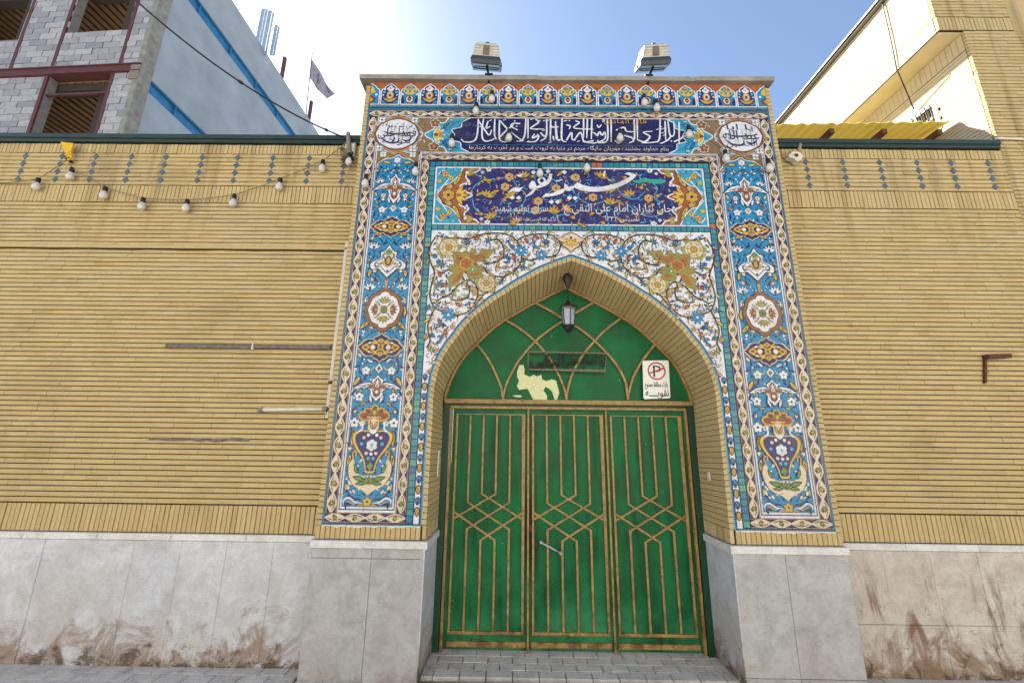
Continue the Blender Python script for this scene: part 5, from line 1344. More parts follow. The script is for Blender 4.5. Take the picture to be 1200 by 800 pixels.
for o_ in (0, .002): text(T, 'پارک مطلقا ممنوع', bi(.08, 0)[0]+o_, bi(.93, 0)[0]+o_, bi(0, .25)[1]+o_, bi(0, .45)[1]+o_, M['ink'], 1)
for o_ in (0, .003): text(T, 'نقویــــه', bi(.08, 0)[0]+o_, bi(.95, 0)[0]+o_, bi(0, .02)[1]+o_, bi(0, .23)[1]+o_, M['ink'], 1)
T.build('printed_face', NPK)
# ---- torn paper left on the fanlight
yp = DD+.008; Zp = lambda x, y: uv(500+x/3.636, 320+y/3.636, yp)
pp = [(385, 420), (395, 392), (412, 390), (418, 412), (415, 430), (440, 442), (455, 432), (470, 440), (488, 432), (492, 452), (510, 460), (532, 452), (552, 458), (560, 490), (565, 510), (555, 540), (545, 538), (535, 505), (520, 490), (505, 485), (498, 500), (512, 520), (514, 540), (455, 540), (440, 510), (430, 492), (395, 497), (384, 480), (394, 460), (386, 440)]
b = MB(); b.prism([Zp(*p) for p in pp], yp-.0015, yp+.004, M['paper']); o = b.build('torn_paper'); tag(o, 'torn cream paper remnant stuck below the iron letter plate', 'paper')
b = MB(); b.prism([Zp(*p) for p in ((365, 522), (380, 519), (405, 521), (404, 528), (385, 528))], yp-.0015, yp+.004, M['paper']); o = b.build('torn_paper'); tag(o, 'tiny paper scrap above the gate transom beside the larger remnant', 'paper')
# ---- lantern
YL = .20; top = W(665, 326, YL); zt = top.z+.03
LN = empty('hanging_lantern', (top.x, YL, zt)); tag(LN, 'black hexagonal glass lantern hanging from the arch apex', 'lantern')
lx = top.x; sc_ = .0072; zz = lambda py: W(665, py, YL).z
b = MB(); b.lathe((lx, YL, 0), [(.012, zz(338)), (.022, zz(334)), (.040, zz(328)), (.042, zz(324)), (.020, zz(321)), (.006, zz(309))], M['black'], 8, smooth=False); b.build('ceiling_mount', LN)
b = MB(); z_ = zz(338)
k = 0
while z_ > zz(353):
    t = [Vector((lx+(.007*math.cos(u) if k % 2 else 0), YL+(0 if k % 2 else .007*math.cos(u)), z_-.011+.015*math.sin(u))) for u in [i*math.pi/4 for i in range(9)]]
    b.tube(t, .0022, M['black'], 5, cap=False); z_ -= .019; k += 1
b.build('chain', LN)
def hexr(rr, z): return [(lx+rr*math.cos(math.pi/6+i*math.pi/3+.18), YL+rr*math.sin(math.pi/6+i*math.pi/3+.18), z) for i in range(6)]
def frustum(b, r0, z0, r1, z1, mat):
    A = hexr(r0, z0); B = hexr(r1, z1); b.add(A+B, [(i, (i+1) % 6, (i+1) % 6+6, i+6) for i in range(6)]+[tuple(range(5, -1, -1)), tuple(range(6, 12))], mat)
b = MB(); frustum(b, .088, zz(361.5), .085, zz(359.5), M['black']); frustum(b, .078, zz(359.5), .030, zz(355.5), M['black']); frustum(b, .030, zz(355.5), .012, zz(352.5), M['black']); frustum(b, .070, zz(363), .080, zz(361.5), M['alu_dark']); b.build('lantern_cap', LN)
glass = N('lantern_glass'); glass.set(Roughness=.12, IOR=1.45); glass.col(lin('#aebfcf')); glass.b.inputs['Transmission Weight'].default_value = .35
b = MB(); frustum(b, .050, zz(381), .064, zz(363.2), glass.m); b.build('glass', LN)
b = MB()
A = hexr(.053, zz(381)); B = hexr(.067, zz(363))
for p, q in zip(A, B): b.tube([p, q], .004, M['black'], 5)
b.build('lantern_bars', LN)
b = MB(); frustum(b, .040, zz(386), .062, zz(381.2), M['black']); frustum(b, .018, zz(389), .040, zz(386), M['black']); b.lathe((lx, YL, 0), [(.002, zz(395)), (.009, zz(392)), (.009, zz(389))], M['black'], 8); b.build('lantern_base', LN)

# ================================================================ FLOODLIGHTS ON THE PORTAL ROOF
def floodlight(px, lean, label):
    base = W(px, 97, -.02); zb = 5.336
    yy = -.02; x = base.x
    F = empty('floodlight', (x, yy, zb)); tag(F, label, 'floodlight', 'floodlights on the portal roof')
    b = MB(); hx = x+lean; b.tube([(x, yy, zb-.06), (x+lean*.4, yy, zb+.06), (hx, yy, zb+.15)], .012, M['black'], 8); b.box((x-.04, yy-.04, zb-.004), (x+.04, yy+.04, zb+.014), M['black']); b.build('stem', F)
    # housing: wide rim facing down and out, narrower ribbed back above
    R_ = Matrix.Rotation(R(30), 4, 'X') @ Matrix.Rotation(R(4 if lean < .03 else -3), 4, 'Y'); c = Vector((hx-.005, yy+.03, zb+.16))
    def tr(p): return tuple(c+(R_ @ Vector(p)))
    def frus(b, w0, d0, z0, w1, d1, z1, mat):
        b.hexa([tr(p) for p in ((-w0, -d0, z0), (w0, -d0, z0), (w0, d0, z0), (-w0, d0, z0), (-w1, -d1, z1), (w1, -d1, z1), (w1, d1, z1), (-w1, d1, z1))], mat)
    b = MB(); frus(b, .150, .115, 0, .155, .12, .035, M['rubber_rim']); frus(b, .155, .12, .036, .135, .105, .075, M['rubber_rim']); b.build('rim', F)
    gm = N('floodlight_glass'); gm.col(lin('#46545c')); gm.set(Roughness=.15)
    b = MB(); frus(b, .135, .10, -.006, .135, .10, -.001, gm.m)
    b.build('glass', F)
    b = MB(); frus(b, .138, .108, .066, .124, .096, .13, M['aluminium']); frus(b, .124, .096, .13, .114, .086, .18, M['aluminium']); frus(b, .114, .086, .18, .085, .062, .195, M['aluminium'])
    for i in range(4): frus(b, .133-.004*i, .105-.004*i, .08+i*.026, .133-.004*i, .105-.004*i, .084+i*.026, M['alu_dark'])
    H_ = b.build('housing', F)
    b = MB(); frus(b, .034, .112, .078, .030, .098, .165, M['wood_grey']); b.build('gear_cover', H_)
    b = MB(); frus(b, .018, .02, .195, .018, .02, .22, M['black']); b.build('cable_gland', H_)
    b = MB()
    for sx in (-1, 1): b.tube([tr((sx*.152, 0, .05)), tr((sx*.158, 0, .02)), tr((sx*.12, 0, -.014)), tr((0, 0, -.016))], .006, M['black'], 6)
    b.build('yoke', F)
floodlight(573, -.03, 'grey floodlight upright on the portal roof, stem standing straight')
floodlight(759.5, .07, 'grey floodlight on a slanting stem on the portal roof')

# ================================================================ STRING LIGHTS
def bulb(parent, p, lean=(0, 0)):
    """p: bottom of the socket cord"""
    x, y, z = p
    b = MB(); b.lathe((x, y, z), [(.006, .004), (.019, 0), (.021, -.03), (.018, -.052)], M['black'], 10); so = b.build('socket', parent)
    b = MB(); b.lathe((x, y, z), [(.016, -.050), (.020, -.062), (.030, -.078), (.034, -.098), (.028, -.120), (.012, -.133), (.001, -.135)], M['bulb'], 12); b.build('bulb', parent)
def string(name_label, pts, bulbs, mat, rr=.004, Y=0.):
    S_ = empty('string_light', tuple(pts[0])); tag(S_, name_label, 'string light')
    b = MB(); path = []
    for i in range(len(pts)-1):
        a_, c_ = Vector(pts[i]), Vector(pts[i+1]); n = 6
        for k in range(n):
            t = k/n; q = a_.lerp(c_, t); q.z -= .10*(a_-c_).length*.35*4*t*(1-t)*.5; path.append(q)
    path.append(Vector(pts[-1])); b.tube(path, rr, mat, 6); b.build('cord', S_)
    for p in bulbs: bulb(S_, p)
lb = [(45.5, 209), (85, 197), (124, 219), (168.4, 232), (220, 234), (275, 228), (328.7, 209), (378.7, 188)]
LBp = [W(x, y, WY-.045) for x, y in lb]
path = [W(-60, 214, WY-.03), W(7, 214, WY-.03)]+[LBp[0]]+[W(79, 187, WY-.04)]+LBp[1:]+[W(405, 168, WY-.05)]
string('tan cord of white bulbs strung across the brick wall beside the yellow pennant', path, LBp, M['cable_tan'], .005)
pb = [(429, 205), (487.5, 191), (530, 158), (558, 121), (576.6, 107), (596.5, 152), (632.6, 193), (687.5, 187), (726, 152), (754.5, 111), (769, 117), (806.5, 148), (849.5, 176), (900, 187)]
PBp = [W(x, y, -.05) for x, y in pb]
string('thin cord of white bulbs draped over the tiled portal', [W(407, 172, .02)]+PBp+[W(931, 176, .08)], PBp, M['cable'], .0022)

# ================================================================ SMALL FITTINGS
def thing_mesh(b, name, label, cat, group=None): return tag(b.build(name), label, cat, group)
b = MB(); p0 = W(197, 405.5, WY); p1 = W(389, 404, WY)
b.bevbox((p0.x, WY-.03, p0.z-.022), (p0.x+(p1.x-p0.x)*.53, WY-.001, p0.z+.020), .004, M['wood_grey']); b.bevbox((p0.x+(p1.x-p0.x)*.535, WY-.028, p0.z-.018), (p1.x, WY-.001, p0.z+.026), .004, M['wood_grey'])
pm = p0.lerp(p1, .53); b.box((pm.x-.006, WY-.034, pm.z-.045), (pm.x+.006, WY-.002, pm.z+.02), M['white_pipe'])
thing_mesh(b, 'wooden_batten', 'long weathered grey wooden batten fixed on the brick wall', 'batten')
b = MB(); p0 = W(306, 480, WY-.03); p1 = W(383, 479, WY-.03)
b.tube([(p0.x, WY+.0, p0.z), (p0.x, WY-.03, p0.z), (p0.x+.02, WY-.035, p0.z), (p1.x, WY-.035, p1.z), (p1.x+.01, WY-.0, p1.z+.012)], .017, M['white_pipe'], 10); b.tube([(p0.x-.018, WY-.035, p0.z), (p0.x+.022, WY-.035, p0.z)], .023, M['alu_dark'], 10); b.tube([(p1.x-.03, WY-.035, p1.z), (p1.x+.01, WY-.035, p1.z)], .021, M['alu_dark'], 10)
b.tube([(p1.x, WY-.02, p1.z), (p1.x-.005, WY-.02, p1.z-.05), (p1.x-.02, WY-.015, p1.z-.08)], .004, M['rust'], 5)
thing_mesh(b, 'wall_pipe', 'short dirty white pipe running along the brick wall beside the portal', 'pipe')
b = MB(); r = random.Random(7); p0 = W(175, 514, WY); p1 = W(292, 515, WY); up = []; dn = []
for k in range(13):
    t = k/12; x = p0.x+(p1.x-p0.x)*t; up.append((x, p0.z+.010+r.uniform(-.006, .010)*(1 if 0 < k < 12 else .3))); dn.append((x, p0.z-.012-r.uniform(-.004, .012)*(1 if 0 < k < 12 else .3)))
b.prism(up+dn[::-1], WY-.004, WY+.004, M['wood_grey'])
thing_mesh(b, 'mortar_scar', 'dark grey mortar scar left on the brick wall', 'scar')
b = MB(); t0 = W(407.5, 284, WY); t1 = W(384, 490, WY)
tx = (t0.x+t1.x)/2; b.bevbox((tx-.016, WY-.022, t1.z), (tx+.016, WY-.001, t0.z), .003, M['white_pipe'])
b.bevbox((tx-.020, WY-.025, 2.18), (tx+.020, WY-.0, 2.21), .003, M['rust'])
thing_mesh(b, 'cable_trunking', 'vertical cream cable trunking on the brick wall beside the tile edge', 'trunking')
b = MB(); p0 = W(1152, 449, WY); p1 = W(1152, 418, WY); p2 = W(1178, 417, WY)
b.hexa([(p0.x-.004, WY-.02, p0.z), (p0.x+.014, WY-.02, p0.z), (p0.x+.014, WY, p0.z), (p0.x-.004, WY, p0.z), (p1.x-.004, WY-.02, p1.z), (p1.x+.016, WY-.02, p1.z), (p1.x+.016, WY, p1.z), (p1.x-.004, WY, p1.z)], M['rust'])
b.hexa([(p1.x-.01, WY-.05, p1.z-.026), (p2.x, WY-.05, p2.z-.022), (p2.x, WY-.0, p2.z-.022), (p1.x-.01, WY-.0, p1.z-.026), (p1.x-.01, WY-.05, p1.z+.014), (p2.x, WY-.05, p2.z+.012), (p2.x, WY, p2.z+.012), (p1.x-.01, WY, p1.z+.014)], M['rust'])
thing_mesh(b, 'wall_bracket', 'rusty angle bracket fixed on the brick wall', 'bracket')
# yellow pennant on the coping
b = MB(); q = [W(71, 166, WY-.06), W(86, 168, WY-.09), W(83, 176, WY-.07), W(84, 184, WY-.06), W(79, 188, WY-.05), W(77, 180, WY-.08), W(73, 172, WY-.05)]
vs = [tuple(p) for p in q]; vs2 = [(p[0], p[1]+.012, p[2]) for p in vs]; n = len(vs)
b.add(vs+vs2, [tuple(range(n)), tuple(range(2*n-1, n-1, -1))]+[(i, i+n, (i+1) % n+n, (i+1) % n) for i in range(n)], M['yellow_cloth'])
c = W(79, 186, WY-.05); b.tube([c, (c.x, WY, c.z-.01)], .012, M['rust'], 6); b.tube([(c.x-.02, c.y, c.z-.0), (c.x+.03, c.y, c.z+.012)], .010, M['rust'], 6)
thing_mesh(b, 'yellow_pennant', 'crumpled yellow cloth pennant hanging under the green coping', 'pennant')
# cable bracket at the corner of wall and portal
CB = empty('cable_bracket', tuple(W(408, 182, WY))); tag(CB, 'grey cable bracket with tangled wires beside the portal corner', 'bracket')
b = MB(); p0 = W(408, 156, WY-.06); p1 = W(409.5, 184, WY-.06); b.tube([p0, p1], [.020, .030], M['alu_dark'], 8); b.tube([(p1.x, p1.y, p1.z+.06), (p1.x, WY, p1.z+.06)], .012, M['rust'], 6); b.build('post', CB)
b = MB(); p = W(408, 180, WY-.06)
b.bevbox((p.x-.05, WY-.05, p.z-.02), (p.x+.055, WY-.001, p.z+.14), .01, M['white_pipe']); b.build('mounting_block', CB)
b = MB(); r = random.Random(4)
for k in range(5):
    c = W(406, 186, WY-.06); pts = [(c.x+r.uniform(-.06, .07), WY-r.uniform(.02, .09), c.z+r.uniform(-.06, .10)) for _ in range(5)]
    b.tube(pts, .006, M['cable'] if k % 2 else M['cable_tan'], 5)
b.build('wire_tangle', CB)
b = MB(); c = W(402, 184, WY-.07); b.lathe((0, 0, 0), [(.001, 0), (.030, .004), (.052, .05), (.058, .07)], M['alu_dark'], 12); b.v = [tuple(Vector(c)+Matrix.Rotation(R(55), 3, 'Y') @ Matrix.Rotation(R(40), 3, 'X') @ Vector(p)) for p in b.v]; b.build('lamp_reflector', CB)
bulb(CB, W(410, 180, WY-.085))
# broken lamp on the right wall
BL = empty('wall_lamp', tuple(W(932, 184, WY))); tag(BL, 'broken white wall lamp on a grey arm under the green coping', 'lamp')
b = MB(); c = W(931, 184, WY-.05); r = random.Random(9)
ring = [(c.x+(.068+.02*r.uniform(-1, 1))*math.cos(t), c.z+(.055+.018*r.uniform(-1, 1))*math.sin(t)) for t in [k*math.pi/6 for k in range(12)]]
b.prism(ring, WY-.075, WY-.02, M['white_pipe']); b.prism([(c.x+.3*(x-c.x), c.z+.3*(z-c.z)) for x, z in ring], WY-.083, WY-.07, M['rust']); b.build('lamp_shade', BL)
b = MB(); p0 = W(938, 168, WY-.10); b.tube([(c.x+.03, WY-.0, c.z+.02), (c.x+.04, WY-.07, c.z+.05), p0], [.016, .018, .013], M['alu_dark'], 8); b.build('arm', BL)
# overhead cable
b = MB(); pa = W(60, -95, -1.2); pz = W(403, 161, WY-.06); pts = []
for k in range(25):
    t = k/24; q = pa.lerp(pz, t); q.z -= .22*4*t*(1-t); pts.append(q)
b.tube(pts, .0075, M['cable'], 8)
for t in (.60, .93): 
    i = int(t*24); b.tube([pts[i], pts[i].lerp(pts[i+1], .35)], .014, M['cable'], 8)
thing_mesh(b, 'overhead_cable', 'black overhead cable sagging down to the portal corner', 'cable')
# small switch box in the right reveal, white scuff in the left one
b = MB(); b.box((1.166, .20, 1.40), (1.176, .235, 1.47), M['white_paint']); thing_mesh(b, 'bell_button', 'small white bell button on the brick reveal', 'button')
b = MB(); r = random.Random(13)
yy = .30; b.box((-1.179, .27, 1.40), (-1.170, .31, 1.62), M['white_paint']); thing_mesh(b, 'plaster_patch', 'white plaster patch on the brick reveal beside the gate', 'patch')

# ================================================================ LEFT BUILDING (unfinished, concrete blocks and steel)
M['render_grey'] = basic('grey_render', '#9aa4ae', .9, var=.22, scale=1.1, bump=.25)
M['block'] = basic('concrete_block', '#9a9a98', .92, var=.35, scale=9, bump=.4)
m_ = N('concrete_block_piece'); at_ = m_.n('ShaderNodeAttribute', attribute_name='tone')
c_ = m_.ramp(at_.outputs['Fac'], [(0, lin('#8b8c92')), (.5, lin('#9d9ea2')), (1, lin('#aeaeaf'))]); c_ = m_.mix(m_.val(m_.noise(9, 5), .5, .7, 0, .4), c_, lin('#6c6862')); m_.col(c_); m_.set(Roughness=.95); m_.bump(m_.noise(45, 4), .5, .01); M['block'] = m_.m
M['maroon_steel'] = basic('maroon_primer_steel', '#5b2f30', .7, var=.35, scale=8)
M['blue_steel'] = basic('blue_beam_paint', '#2f77a8', .5, var=.25, scale=4)
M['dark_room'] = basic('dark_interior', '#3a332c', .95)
M['ceiling_board'] = basic('brown_jack_arch', '#8f7250', .9, var=.35, scale=5, bump=.2)
M['mortar_grey'] = basic('grey_mortar', '#86837f', .95, var=.3)
LBD = empty('unfinished_building', (-12.5, 5.5, 0)); tag(LBD, 'unfinished grey block building with steel frame and blue beams', 'building')
XS = -10.78; YF = 5.5; ROOF = 16.85; YB = 30.
th = R(3.2); fd = Vector((-math.cos(th), math.sin(th), 0)); fn = Vector((-math.sin(th), -math.cos(th), 0)); FO = Vector((XS, YF, 0))
def fac(u, z, d=0.): p = FO+fd*u+fn*d; return (p.x, p.y, z)      # u metres left of the corner, d out of the facade
def fbox(b, u0, u1, z0, z1, d0, d1, mat, tone=.5):
    b.hexa([fac(u1, z0, d1), fac(u0, z0, d1), fac(u0, z0, d0), fac(u1, z0, d0), fac(u1, z1, d1), fac(u0, z1, d1), fac(u0, z1, d0), fac(u1, z1, d0)], mat, tone)
def fpx(px, py):
    p = hit(px, py, FO, fn); return ((p-FO).dot(fd), p.z)
# side wall in three lifts with blue beams set back between them
b = MB()
for z0, z1 in ((0, 10.93), (11.34, 14.80), (15.26, ROOF)): b.box((XS-.30, YF+.02, z0), (XS, YB, z1), M['render_grey'])
b.box((XS-.30, YF+.02, 10.93), (XS-.14, YB, 11.34), M['render_grey']); b.box((XS-.30, YF+.02, 14.80), (XS-.14, YB, 15.26), M['render_grey'])
b.build('side_wall', LBD)
for z0, z1 in ((10.935, 11.335), (14.805, 15.255)):
    b = MB(); b.box((XS-.138, YF+.20, z0+.03), (XS-.11, YB, z1-.03), M['blue_steel']); b.box((XS-.138, YF+.20, z1-.035), (XS-.02, YB, z1-.002), M['blue_steel']); b.box((XS-.138, YF+.20, z0+.002), (XS-.02, YB, z0+.035), M['blue_steel'])
    BM = b.build('blue_beam', LBD)
    for k in range(14):
        b = MB(); y = YF+1.2+k*1.45; b.box((XS-.109, y, z0+.04), (XS-.03, y+.03, z1-.04), M['blue_steel']); b.build('stiffener', BM)
# openings on the facade (u0, u1, z0, z1)
zbeam0 = fpx(80, 88)[1]; zbeam1 = fpx(80, 80)[1]; zsill = fpx(110, 38)[1]
uo0 = fpx(112, 157)[0]; uo1 = fpx(35, 157)[0]; uu0 = fpx(150, 36)[0]; uu1 = fpx(79, 36)[0]
ul0 = fpx(26, 36)[0]
ops = [(uo0, uo1, zbeam0-2.15, zbeam0), (uu0, uu1, zsill, zsill+2.0), (ul0, ul0+1.8, zsill-.1, zsill+2.0)]
b = MB()
zt_ = zbeam1
cols_u = [uu0-.13, uu1+.02, ul0-.12]
# backing wall behind the blocks, pierced by the openings
def backing(z0, z1, opn):
    cuts = sorted(opn); u = 0.16
    for o in cuts:
        fbox(b, u, o[0], z0, z1, -.22, -.02, M['mortar_grey']); fbox(b, o[0], o[1], z0, o[2], -.22, -.02, M['mortar_grey'])
        if o[3] < z1: fbox(b, o[0], o[1], o[3], z1, -.22, -.02, M['mortar_grey'])
        u = o[1]
    fbox(b, u, 7.5, z0, z1, -.22, -.02, M['mortar_grey'])
backing(0, zbeam0, [ops[0]]); backing(zbeam1, ROOF, ops[1:]); b.build('backing_wall', LBD)
r = random.Random(17); items = []
def blocks(z0, z1, u0, u1, opn):
    n = round((z1-z0)/.205); p = (z1-z0)/n
    for k in range(n):
        za, zb_ = z0+k*p, z0+(k+1)*p; u = u0-(k % 2)*.25-r.uniform(0, .06)
        while u < u1:
            a_, c_ = max(u, u0), min(u+.49, u1); segs = [(a_, c_)]
            for o in opn:
                if za < o[3]-.05 and zb_ > o[2]+.05:
                    ns = []
                    for s0, s1 in segs:
                        if s1 <= o[0] or s0 >= o[1]: ns.append((s0, s1))
                        else:
                            if s0 < o[0]: ns.append((s0, o[0]))
                            if s1 > o[1]: ns.append((o[1], s1))
                    segs = ns
            for s0, s1 in segs:
                if s1-s0 > .05: items.append((s0+.006, s1-.006, za+.006, zb_-.006))
            u += .5
blocks(6.4, zbeam0-.02, .16, 5.2, [ops[0]]); blocks(zbeam1+.02, ROOF, .16, 6.0, ops[1:])
vis = []
rest = MB()
for i, (u0, u1, z0, z1) in enumerate(items):
    q = project(fac((u0+u1)/2, (z0+z1)/2)); inview = q and -5 < q[0] < 200 and -8 < q[1] < 165
    d = r.uniform(-.008, .008)
    if inview:
        bb = MB(); fbox(bb, u0, u1, z0, z1, -.02, d+.012, M['block'], r.random()); bb.build('block', LBD)
    else: fbox(rest, u0, u1, z0, z1, -.02, d+.012, M['block'], r.random())
tag(rest.build('blockwork', LBD), kind='stuff')
# steel frame
b = MB(); fbox(b, -.0, 7.5, zbeam0, zbeam1, -.2, .035, M['maroon_steel']); fbox(b, 0, 7.5, zbeam1-.02, zbeam1+.01, -.2, .07, M['maroon_steel']); fbox(b, 0, 7.5, zbeam0-.01, zbeam0+.02, -.2, .07, M['maroon_steel']); b.build('steel_beam', LBD)
for u, z0, z1 in ((uu0-.12, zbeam1, ROOF), (uu1+.02, zbeam1, ROOF), (ul0-.14, zbeam1, ROOF), (uo0-.07, 6.4, zbeam0), (uo1+.0, 6.4, zbeam0)):
    b = MB(); fbox(b, u, u+.10, z0, z1, -.02, .022, M['maroon_steel']); b.build('steel_column', LBD)
b = MB(); fbox(b, -.005, .158, 0, ROOF, -.30, .03, M['concrete']); b.build('corner_column', LBD)
b = MB(); fbox(b, .0, .26, zbeam0-.28, zbeam1-.05, .032, .06, M['alu_dark']); b.build('gusset_plate', LBD)
b = MB(); fbox(b, uo0, uo1, zbeam0-.62, zbeam0-.56, -.10, -.04, M['maroon_steel']); b.build('scaffold_bar', LBD)
# rooms seen through the openings: floor slabs with joists
for o in ops:
    b = MB(); fbox(b, o[0]-.1, o[0]+.55, o[2], o[3], -.62, -.24, M['dark_room']); fbox(b, o[0]+.551, o[1]+.1, o[3]-.28, o[3]-.06, -.5, -.24, M['dark_room']); b.build('room_dark_fill', LBD)  # dark boxes added to give each room its shaded top and right side
for zc_ in (zbeam0-.02, zsill+2.02, zbeam0-3.4):
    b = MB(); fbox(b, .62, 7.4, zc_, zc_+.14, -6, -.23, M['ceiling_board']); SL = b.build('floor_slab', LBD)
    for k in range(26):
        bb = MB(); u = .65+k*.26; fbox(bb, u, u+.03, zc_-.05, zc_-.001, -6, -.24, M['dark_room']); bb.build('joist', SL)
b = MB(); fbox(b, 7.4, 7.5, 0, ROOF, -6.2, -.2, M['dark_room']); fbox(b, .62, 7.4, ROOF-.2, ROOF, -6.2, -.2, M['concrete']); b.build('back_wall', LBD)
# roof: standing sheets, stub columns
b = MB(); r = random.Random(23)
M['sheet'] = basic('galvanised_sheet', '#b4c0cc', .4, .4, var=.15, scale=3)
ex = [306.5, 310.5, 314.5, 318.5, 322, 325.5, 329]; et = [10, 9, 12, 13, 29, 27, 35]
for k in range(6):
    p0 = W(ex[k], et[k], 9.6); p1 = W(ex[k+1]-.5, et[k]+(2 if k % 2 else -1), 9.6); dy = .05*(k % 2)
    bb = MB(); bb.hexa([(p0.x, 9.6+dy, ROOF-.3), (p1.x, 9.65-dy, ROOF-.3), (p1.x, 9.67-dy, ROOF-.3), (p0.x, 9.62+dy, ROOF-.3), (p0.x, 9.6+dy, p0.z), (p1.x, 9.65-dy, p1.z), (p1.x, 9.67-dy, p1.z), (p0.x, 9.62+dy, p0.z)], M['sheet']); bb.build('metal_sheet', LBD)
b = MB(); b.box((XS-.14, 10.95, ROOF-.3), (XS-.02, 11.07, 18.0), M['maroon_steel']); b.build('stub_column', LBD)
b = MB(); b.box((XS-.14, 13.35, ROOF-.3), (XS-.02, 13.47, 18.0), M['maroon_steel']); b.build('stub_column', LBD)
# flag
FG = empty('flag', (XS-.08, 13.1, ROOF)); tag(FG, 'white flag with dark band on a thin pole above the grey building', 'flag')
pb_ = WX(359, 128, XS-.02); pt_ = WX(366, 62, XS-.02)
b = MB(); b.tube([(pb_.x, pb_.y+.25, ROOF-.3), pb_, pt_], .022, M['iron'], 6); b.build('flagpole', FG)
m_ = N('flag_cloth'); m_.col(m_.ramp(m_.noise(2.2, 3), [(.36, lin('#5f5a6c')), (.46, lin('#8d8794')), (.56, lin('#a09aa4')), (.66, lin('#7a5a48'))])); m_.set(Roughness=.85); flagm = m_.m
b = MB(); nx, nz = 10, 5; vs = []
c00 = WX(365.5, 70, XS-.05); c01 = WX(362.5, 91, XS-.05); c10 = WX(391, 110, XS-.45); c11 = WX(381, 116, XS-.45)
for i in range(nx+1):
    u = i/nx
    for j in range(nz+1):
        v = j/nz; p = c00.lerp(c10, u).lerp(c01.lerp(c11, u), v); p.x += .10*math.sin(u*7+v*1.5)*u; vs.append(p)
fs = [(i*(nz+1)+j, (i+1)*(nz+1)+j, (i+1)*(nz+1)+j+1, i*(nz+1)+j+1) for i in range(nx) for j in range(nz)]
n = len(vs); b.add([tuple(p) for p in vs]+[(p.x+.01, p.y, p.z) for p in vs], fs+[tuple(k+n for k in f[::-1]) for f in fs], flagm, smooth=True); b.build('cloth', FG)

# ================================================================ RIGHT BUILDING
RB = empty('brick_house', (6.4, WY, 0)); tag(RB, 'tall pale brick house with overhanging upper storey and sunlit flank', 'building')
M['pale_brick'] = brick_material('pale_brick', [(0, lin('#b79a60')), (.5, lin('#c8ac72')), (1, lin('#d8c08c'))])
M['flank_brick'] = basic('pale_flank_brick', '#b9ad92', .9, var=.12, scale=7)
XU = 4.17; ZO = 6.19; ZR = 7.21; YE = 9.0; XEnd = 9.5
b = MB(); b.box((XR+.012, WY+.009, 0), (XEnd, YE, ZO), M['mortar']); b.box((XU+.012, WY+.009, ZO+.012), (XEnd, YE, ZR), M['mortar']); b.build('house_core', RB)
it = wall_bricks(XR, 5.6, WY, [(1.166, ZO, 'h'), (.944, 1.162, 's')], random.Random(61))+wall_bricks(XU, 5.0, WY, [(ZO+.01, ZO+.19, 's'), (ZO+.195, ZR, 'h')], random.Random(62))
lay(RB, it, 'brick', 'brick', 300, random.Random(63))
b = MB(); b.box((5.6, WY+.001, .944), (XEnd, WY+.008, ZR), M['brick']); b.box((5.0, WY+.002, ZO), (5.61, WY+.008, ZR), M['brick']); b.build('front_face', RB)
slab_row(RB, [XR+.002, 4.9, 5.4, 5.9, 6.5], -.02, .885, WY-.012, M['marble_right'], r=random.Random(3)); cap_run(RB, XR+.002, 6.5, WY, .887, .940, M['cap'], 4, random.Random(2))
# flank: courses as joined brickwork
b = MB(); r = random.Random(64)
def flank(x, y0, y1, z0, z1, p=.04, skip=None):
    n = round((z1-z0)/p); pp_ = (z1-z0)/n
    for k in range(n):
        y = y0-r.uniform(0, .19)
        while y < y1:
            a_, c_ = max(y, y0), min(y+.19, y1); zc_ = z0+(k+.5)*pp_
            if c_-a_ > .004 and not (skip and skip((a_+c_)/2, zc_)): b.box((x+r.uniform(-.001, .001), a_+.001, zc_-pp_*.43), (x+.02, c_-.001, zc_+pp_*.43), M['flank_brick'], r.random())
            y += .19
def soldiers(x, y0, y1, z0, z1):
    n = round((y1-y0)/.06)
    for k in range(n): b.box((x, y0+(y1-y0)*k/n+.002, z0), (x+.02, y0+(y1-y0)*(k+1)/n-.002, z1), M['flank_brick'], r.random())
WN = (.58, .90, 5.30, 5.68)
flank(XU, WY+.035, YE-2, ZO+.21, ZR-.01); soldiers(XU, WY+.035, YE-2, ZO+.012, ZO+.20)
soldiers(XR, WY+.035, YE-2, ZO-.22, ZO-.012); flank(XR, WY+.035, YE-2, 4.6, ZO-.23, skip=lambda y, z: WN[0]+.06 < y < WN[1]-.06 and WN[2] < z < WN[3]-.01)
tag(b.build('flank_brickwork', RB), kind='stuff')
b = MB(); b.box((XU+.02, WY+.03, ZO-.008), (XR+.02, YE-2, ZO+.011), M['flank_brick']); b.build('overhang_soffit', RB)
b = MB(); b.box((XU-.05, WY-.03, ZR), (XEnd, YE, ZR+.03), M['concrete_dark']); b.box((XU-.07, WY-.05, ZR+.031), (XEnd, YE, ZR+.055), M['black']); b.build('roof_edge', RB)
b = MB(); gd = N('dark_window'); gd.col(lin('#20262b')); gd.set(Roughness=.1); b.box((XR+.030, WN[0], WN[2]), (XR+.040, WN[1], WN[3]), gd.m); WD = b.build('window', RB)
b = MB()
for y in (WN[0], WN[1]-.03): b.box((XR-.008, y, WN[2]), (XR+.03, y+.04, WN[3]), M['white_paint'])
b.box((XR+.001, WN[0]+.031, WN[3]-.03), (XR+.03, WN[1]-.031, WN[3]), M['white_paint']); b.build('window_frame', WD)
for k in range(5):
    bb = MB(); y = WN[0]+.05+k*.055; bb.tube([(XR-.01, y, WN[2]), (XR-.01, y+.012, WN[3])], .006, M['iron'], 6); bb.build('grille_bar', WD)
